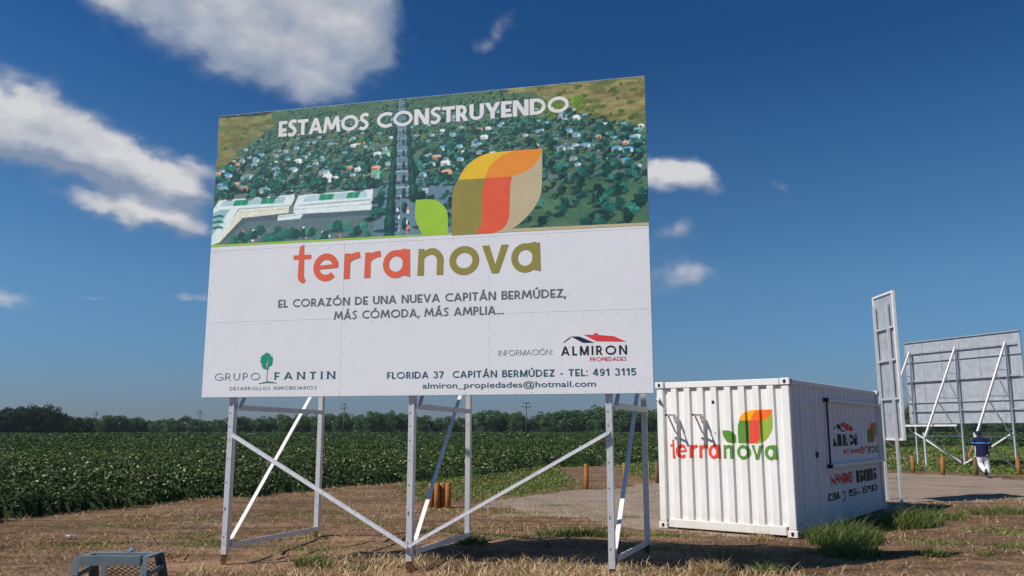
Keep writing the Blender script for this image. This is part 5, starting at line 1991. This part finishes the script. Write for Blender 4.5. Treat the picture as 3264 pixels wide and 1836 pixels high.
E_ = [(0, 1), (1, 2), (2, 3), (3, 4), (4, 5), (5, 6), (6, 7), (3, 8), (8, 9), (9, 10), (10, 11), (11, 12), (3, 13), (13, 14), (14, 15), (15, 16), (16, 17),
      (0, 18), (18, 19), (19, 20), (20, 21), (0, 22), (22, 23), (23, 24), (24, 25)]
# hands: palm plus five fingers each
def hand(base, d, side, thumb):
    base, d = Vector(base), Vector(d).normalized()
    side = Vector(side).normalized()
    i0 = len(J)
    pm_ = base + d * .06
    J.append((*pm_, .032, .022))
    for q_, (l_, o_) in enumerate(((.075, -.026), (.085, -.009), (.08, .009), (.062, .026))):
        a_ = pm_ + d * .035 + side * o_
        J.append((*a_, .010))
        b_ = a_ + d * l_ * .5
        J.append((*b_, .009))
        c_ = b_ + (d + thumb * .6).normalized() * l_ * .5
        J.append((*c_, .008))
    a_ = pm_ - side * .035 + d * 0.0
    J.append((*a_, .011))
    J.append((*(a_ + (d - side * .7).normalized() * .045), .010))
    es = [(i0, i0 + 1 + 3 * q_) for q_ in range(4)] + [(i0 + 1 + 3 * q_, i0 + 2 + 3 * q_) for q_ in range(4)] + [(i0 + 2 + 3 * q_, i0 + 3 + 3 * q_) for q_ in range(4)]
    es += [(i0, i0 + 13), (i0 + 13, i0 + 14)]
    return i0, es


h0, es = hand(J[12][:3], (-.3, .1, -.9), (0, 1, .1), Vector((.5, .4, 0)))
E_ += [(12, h0)] + es
h0, es = hand(J[17][:3], (-.4, .9, 0), (0, 0, 1), Vector((-.6, 0, -.2)))
E_ += [(17, h0)] + es
link_mesh('body', skin_mesh(J, E_), M['skin'], man, True)
# face: nose, ears (turned away, cap above)
fc = MB()
fc.tube([(-.195, .105, 1.60), (-.195, .135, 1.565), (-.195, .108, 1.555)], [.010, .016, .008], 6)
for sx_ in (-1, 1):
    fc.tube([(-.195 + sx_ * .083, .01, 1.60), (-.195 + sx_ * .094, .0, 1.585), (-.195 + sx_ * .084, .005, 1.555)], [.012, .018, .010], 6)
fc.build('nose_and_ears', M['skin'], man, True)
ey = MB()
for sx_ in (-1, 1):
    ey.tube([(-.195 + sx_ * .032, .104, 1.60), (-.195 + sx_ * .032, .113, 1.60)], [.012, .004], 8)
ey.bar((-.22, .107, 1.525), (-.17, .107, 1.525), .006, .006)
ey.build('eyes_and_mouth', M['sole'], man)


def loft(rings, name, mat, parent, seg=20, cap0=False, cap1=False, smooth=True):
    """rings: (cx,cy,cz,rx,ry)"""
    bm_ = bmesh.new()
    rs_ = []
    for (cx, cy, cz, rx, ry) in rings:
        rs_.append([bm_.verts.new((cx + rx * math.cos(2 * math.pi * k / seg), cy + ry * math.sin(2 * math.pi * k / seg), cz)) for k in range(seg)])
    for a_, b_ in zip(rs_[:-1], rs_[1:]):
        for k in range(seg):
            bm_.faces.new((a_[k], a_[(k + 1) % seg], b_[(k + 1) % seg], b_[k]))
    if cap0: bm_.faces.new(rs_[0][::-1])
    if cap1: bm_.faces.new(rs_[-1])
    bmesh.ops.recalc_face_normals(bm_, faces=bm_.faces)
    me_ = bpy.data.meshes.new(name)
    bm_.to_mesh(me_)
    bm_.free()
    return link_mesh(name, me_, mat, parent, smooth)


SH = [(-.12, -.01, .76, .225, .165), (-.12, -.01, .84, .222, .162), (-.115, -.005, .95, .212, .158), (-.115, 0, 1.07, .208, .155), (-.125, .01, 1.2, .215, .16),
      (-.135, .015, 1.31, .232, .158), (-.14, .015, 1.385, .222, .142), (-.15, .02, 1.44, .165, .115), (-.165, .02, 1.485, .072, .075)]
shirt = loft(SH, 'shirt', M['shirt'], man)
loft([(-.130, .0125, 1.235, .2255, .1665), (-.133, .014, 1.280, .2345, .1665)], 'shirt_stripe', M['stripe'], shirt)
for pts in (((-.27, .02, 1.405), (-.36, .0, 1.31), (-.405, -.02, 1.17)), ((-.01, .02, 1.405), (.085, .0, 1.31), (.15, -.02, 1.17))):
    sv = MB().tube(pts, [.092, .086, .072], 14).build('sleeve', M['shirt'], man, True)
    a_, b_ = Vector(pts[1]), Vector(pts[2])
    MB().tube([a_ + (b_ - a_) * .35, a_ + (b_ - a_) * .62], [.0835, .080], 14).build('sleeve_band', M['stripe'], sv, True)
tm = skin_mesh([(-.11, -.01, .90, .15, .12), (-.205, -.02, .74, .118, .125), (-.215, .03, .47, .096, .098), (-.14, -.24, .29, .082, .085), (-.11, -.35, .205, .074, .08),
                (-.01, -.01, .74, .118, .125), (.015, .045, .47, .098, .10), (.005, .01, .22, .088, .09), (.0, .0, .07, .085, .09)],
               [(0, 1), (1, 2), (2, 3), (3, 4), (0, 5), (5, 6), (6, 7), (7, 8)])
link_mesh('trousers', tm, M['trouser'], man, True)
cap = loft([(-.195, .02, 1.595, .098, .112), (-.195, .02, 1.63, .100, .114), (-.195, .02, 1.665, .086, .098), (-.195, .02, 1.688, .05, .06), (-.195, .02, 1.695, .01, .01)], 'cap', M['cap'], man, 18, False, True)
MB().prism([(-.195 + .085 * math.cos(a_), .10 + .10 * math.sin(a_), 1.606) for a_ in np.linspace(0, math.pi, 9)], (0, .01, .008)).build('cap_visor', M['cap'], cap)
loft([(-.193, -.012, 1.545, .078, .085), (-.195, .0, 1.60, .094, .095)], 'hair', M['cap'], man)
sh1 = loft([(.0, .06, .004, .05, .135), (.0, .06, .02, .052, .14), (.0, .055, .055, .045, .12), (.0, .02, .10, .04, .06)], 'shoe', M['shoe'], man, 16, True, True)
# raised foot: toe down, sole towards the viewer
sh2 = loft([(.0, .06, .012, .047, .13), (.0, .055, .055, .043, .115), (.0, .02, .10, .04, .06)], 'shoe', M['shoe'], man, 16, True, True)
sh2.location = (-.10, -.36, .26)
sh2.rotation_euler = (R(-78), 0, R(0))
so_ = loft([(.0, .06, -.012, .05, .135), (.0, .06, .012, .051, .138)], 'sole', M['sole'], sh2, 16, True, True)
so1 = loft([(.0, .06, -.012, .05, .135), (.0, .06, .004, .051, .138)], 'sole', M['sole'], sh1, 16, True, True)

# ------------------------------------------------------------------ ground cover
def scatter(n, x0, x1, y0, y1, test):
    x = RNG.uniform(x0, x1, n)
    y = RNG.uniform(y0, y1, n)
    k = test(x, y)
    return x[k], y[k]


def blade_object(name, parts, mat, label=None, cat=None, kind='stuff', group=None):
    vs, ts_, rs_, n_ = [], [], [], 0
    for (v, tr, r) in parts:
        vs.append(v)
        ts_.append(tr + n_)
        rs_.append(r)
        n_ += len(v)
    me_ = np_mesh(name, np.concatenate(vs), np.concatenate(ts_), rnd=np.concatenate(rs_))
    o_ = link_mesh(name, me_, mat)
    tag(o_, label, cat, group, kind)
    return o_


def blade_part(x, y, l0, l1, wd, lean, r0=0, r1=1, droop=.5):
    b_ = np.stack([x, y, ground_z(x, y) - .01], -1)
    L_ = RNG.uniform(l0, l1, len(x))
    v, tr = blades(b_, L_, wd, lean, droop=droop)
    return v, tr, np.repeat(RNG.uniform(r0, r1, len(x)), 5)


# tall straw in the foreground strip
def straw_d(x, y):
    s_ = (x - PO[0]) * PU[0] + (y - PO[1]) * PU[1]
    n_ = (x - PO[0]) * PN[0] + (y - PO[1]) * PN[1]
    d_ = np.exp(-((n_ - .15) / .8) ** 4) * np.clip((s_ - 3.1) / .6, 0, 1) * np.clip((6.9 - s_) / .9, 0, 1)
    d_ = d_ + .8 * np.exp(-((n_ - .55) / .55) ** 4) * np.clip((s_ - 1.2) / .6, 0, 1) * np.clip((3.5 - s_) / .5, 0, 1)
    d_ = d_ + .6 * np.exp(-((n_ + .65) / .45) ** 4) * np.clip((s_ - .2) / .8, 0, 1) * np.clip((3.2 - s_) / .5, 0, 1)
    d_ = d_ + .30 * np.exp(-((n_ + .2) / 1.2) ** 4) * np.clip((s_ - 6.2) / .9, 0, 1) * np.clip((9.5 - s_) / 2, 0, 1)
    return np.minimum(d_, 1.1) * (.05 + 1.9 * np.clip(fbm(x * 1.5, y * 1.5, 61, 3) - .30, 0, 1))


x, y = scatter(190000, -5, 6.5, 7.5, 13, lambda x, y: RNG.uniform(size=len(x)) < straw_d(x, y) * .75)
p1 = blade_part(x, y, .08, .27, .009, .9, droop=.9)
x2, y2 = scatter(60000, -5, 6.5, 7.5, 13, lambda x, y: RNG.uniform(size=len(x)) < straw_d(x, y) * .35)
p2 = blade_part(x2, y2, .05, .14, .012, 2.2, .3, 1, 1.2)
x3, y3 = scatter(260000, -13, 15, 8, 24, lambda x, y: (field_sd(x, y) < .25) & (RNG.uniform(size=len(x)) < .38 * np.clip(fbm(x * .55, y * .8, 66, 4) - .50, 0, 1) * 2.2))
p3 = blade_part(x3, y3, .05, .17, .011, 1.2, 0, .85, 1.0)
x4, y4 = scatter(30000, -14, 9, 10, 40, lambda x, y: np.abs(field_sd(x, y) + .1) < .45)
p4 = blade_part(x4, y4, .06, .22, .011, .9, 0, .8, .8)
blade_object('dry_grass', [p1, p2, p3, p4], M['straw'], 'pale dry grass along the billboard posts and in patches over the soil', 'dry grass')


# short stubble and straw bits over the bare soil
def soil_ok(x, y):
    return (field_sd(x, y) < .1) & (sdist(x, y, PATH) < .3)


x, y = scatter(320000, -13, 16, 6.2, 30, lambda x, y: soil_ok(x, y) & (RNG.uniform(size=len(x)) < (.08 + 1.3 * np.clip(fbm(x * .7, y * .9, 71, 4) - .38, 0, 1)) * np.clip(13 / (y + 1), 0, 1.2)))
p1 = blade_part(x, y, .03, .13, .012, 1.5, droop=1.0)
blade_object('straw_litter', [p1], M['stubble'], 'brown stubble and straw bits scattered over the bare soil', 'straw')


# green weeds: between crop and path, and on the far right
def weed_d(x, y):
    a_ = sdist(x, y, [(-2.6, 20.5), (-3.4, 25), (-3.0, 28), (-.8, 31), (.2, 35), (2.2, 38.5), (1.9, 30), (2.3, 25.2), (1.0, 23), (-.2, 21.2), (-1.1, 20)])
    d_ = np.clip(a_ * 1.5 + .3, 0, 1)
    b_ = sdist(x, y, [(4.5, 29), (9, 32.5), (14, 35), (17, 34.5), (18.5, 32), (22, 31), (45, 34), (60, 85), (38, 77), (24, 62), (10, 46), (4, 40)])
    d2 = np.clip(b_ * .8, 0, 1) * (1 - .75 * np.exp(-((y - 52) / 6) ** 2))
    return np.maximum(d_, d2) * np.clip(.25 + 1.6 * (fbm(x * .5, y * .5, 81, 4) - .25), 0, 1)


x, y = scatter(900000, -4, 45, 19, 80, lambda x, y: (RNG.uniform(size=len(x)) < weed_d(x, y) * np.clip(24 / y, 0, 1)) & (field_sd(x, y) < .2) & (np.abs(x) < y * .75))
c_ = np.stack([x, y, ground_z(x, y) + RNG.uniform(.02, .16, len(x)) * np.clip(y / 30, .7, 2)], -1)
v, tr = leaf_cards(c_, RNG.uniform(.03, .075, len(x)) * np.clip(y / 25, .8, 2.2), .4)
p1 = (v, tr, rep(RNG.uniform(0, 1, len(x)), 4))
x, y = scatter(60000, -4, 22, 14, 36, lambda x, y: (RNG.uniform(size=len(x)) < weed_d(x, y)) & (field_sd(x, y) < .2))
p2 = blade_part(x, y, .08, .22, .014, .7)
# thin low patches on the soil and along the path border
patches = [(-3.0, 12.6, .7, .3), (1.9, 12.6, .9, .35), (3.2, 12.2, .6, .25), (-.2, 13.9, .7, .2), (-7.4, 15.6, .9, .3), (-6.4, 13.2, .8, .25), (6.6, 13.4, .6, .25), (8.4, 14.6, .6, .25), (7.6, 12.9, .5, .2), (-4.6, 13.2, .7, .25), (2.6, 14.3, .5, .2), (-1.0, 18.6, 1.0, .35), (.4, 17.9, .7, .25), (2.2, 17.1, .7, .22), (1.0, 19.8, .5, .2), (-2.7, 16.2, .9, .3), (-4.3, 17.8, 1.2, .4), (-1.2, 14.9, .8, .3), (-5.2, 14.2, .8, .25), (-6.1, 16.6, 1.1, .35), (11.5, 27.3, .8, .25), (13.4, 30.2, .7, .25), (15.2, 30.6, .9, .3), (10.0, 24.8, .7, .2), (-3.4, 13.9, .5, .25)]
for (cx, cy, ra, rb) in patches:
    n_ = 420
    x = cx + RNG.normal(0, ra * .55, n_)
    y = cy + RNG.normal(0, rb * .8, n_)
    bp = blade_part(x, y, .03, .10, .013, 1.0)
    p2 = (np.concatenate([p2[0], bp[0]]), np.concatenate([p2[1], bp[1] + len(p2[0])]), np.concatenate([p2[2], bp[2]]))
blade_object('weeds', [p1, p2], M['weed'], 'low green weeds between the crop, the gravel path and the far grass', 'weeds')


# countable grass clumps
def clump(x0, y0, ra, rb, h0, h1, n, label, mat=None, rot=0, lean=.45, cat='grass clump'):
    a_ = RNG.uniform(0, 2 * math.pi, n)
    q = RNG.uniform(0, 1, n) ** .6
    lx, ly = ra * q * np.cos(a_), rb * q * np.sin(a_)
    x = x0 + lx * math.cos(rot) - ly * math.sin(rot)
    y = y0 + lx * math.sin(rot) + ly * math.cos(rot)
    b_ = np.stack([x, y, ground_z(x, y) - .02], -1)
    L_ = h0 + (h1 - h0) * RNG.beta(1.3, 2.0, n) * (1.25 - .45 * q) * (.55 + .9 * fbm(x * 3.2, y * 3.2, 19, 2))
    v, tr = blades(b_, L_, RNG.uniform(.006, .014, n), lean * RNG.uniform(.5, 2.2, n), droop=.6)
    v = v - np.tile(np.array([x0, y0, 0]), (len(v), 1))
    me_ = np_mesh('grass_clump', v, tr, rnd=np.repeat(np.clip(RNG.beta(2, 2, n), 0, 1), 5))
    o_ = link_mesh('grass_clump', me_, mat or M['grass'])
    o_.location = (x0, y0, 0)
    tag(o_, label, cat)
    return o_


clump(5.25, 13.5, .72, .5, .14, .62, 2600, 'tall bushy green grass clump against the shaded side of the container', rot=.7)
clump(4.72, 12.05, .42, .40, .10, .42, 1300, 'dark green grass clump in the billboard shadow at the container corner')
clump(7.2, 15.6, .9, .42, .12, .56, 2600, 'long green grass clump at the rear of the container, before the narrow sign', rot=.55)
clump(8.3, 16.7, .7, .4, .08, .34, 1300, 'lower green grass clump right of the container, near the narrow sign posts', rot=.4)
clump(5.84, 11.95, .22, .16, .10, .24, 700, 'small green tuft with straw-coloured base at the tip of the billboard shadow')
clump(6.72, 12.15, .12, .10, .06, .16, 160, 'tiny thin green tuft on bare soil at the lower right')
clump(10.3, 17.8, 1.0, .4, .07, .30, 1300, 'wide green grass patch on the soil at the right edge below the sign shadow')
clump(1.15, 14.2, .8, .3, .06, .32, 1100, 'green grass clump behind the billboard shadow, left of the right-hand posts')
clump(-2.55, 11.15, .25, .2, .12, .30, 420, 'green tuft in dry grass left of the middle front post')
clump(-1.95, 10.95, .18, .15, .08, .22, 300, 'short green tuft just left of the foot of the middle front post')
clump(-.62, 12.95, .25, .2, .08, .24, 420, 'dark green tuft at the foot of the middle rear post')
clump(3.12, 10.62, .24, .14, .08, .26, 420, 'thin green tuft among straw below the container front')
clump(3.95, 13.7, .16, .10, .12, .26, 260, 'dry pale grass tuft against the bottom rail of the container front', mat=M['straw'], lean=.7)
clump(2.35, 10.35, .28, .2, .18, .36, 520, 'tall pale dry grass tuft right of the foot of the right-hand front post', mat=M['straw'], lean=.7)

# ------------------------------------------------------------------ haze
gxa, gxb, gya, gyb = gx.min() - 5, gx.max() + 5, gy.min() - 5, gy.max() + 5
hz_o = MB().box(((gxa + gxb) / 2, (gya + gyb) / 2, 9.0), (gxb - gxa, gyb - gya, 20.6))
m = bpy.data.materials.new('air')
m.use_nodes = True
t = NT(m.node_tree)
m.node_tree.nodes.remove(m.node_tree.nodes['Principled BSDF'])
pv_ = t.n('ShaderNodeVolumePrincipled')
pv_.inputs['Color'].default_value = (.80, .88, 1.0, 1)
pv_.inputs['Density'].default_value = .0001
t.link(pv_.outputs[0], m.node_tree.nodes['Material Output'].inputs['Volume'])
tag(hz_o.build('haze', m), kind='stuff')

print('objects', len(bpy.data.objects))
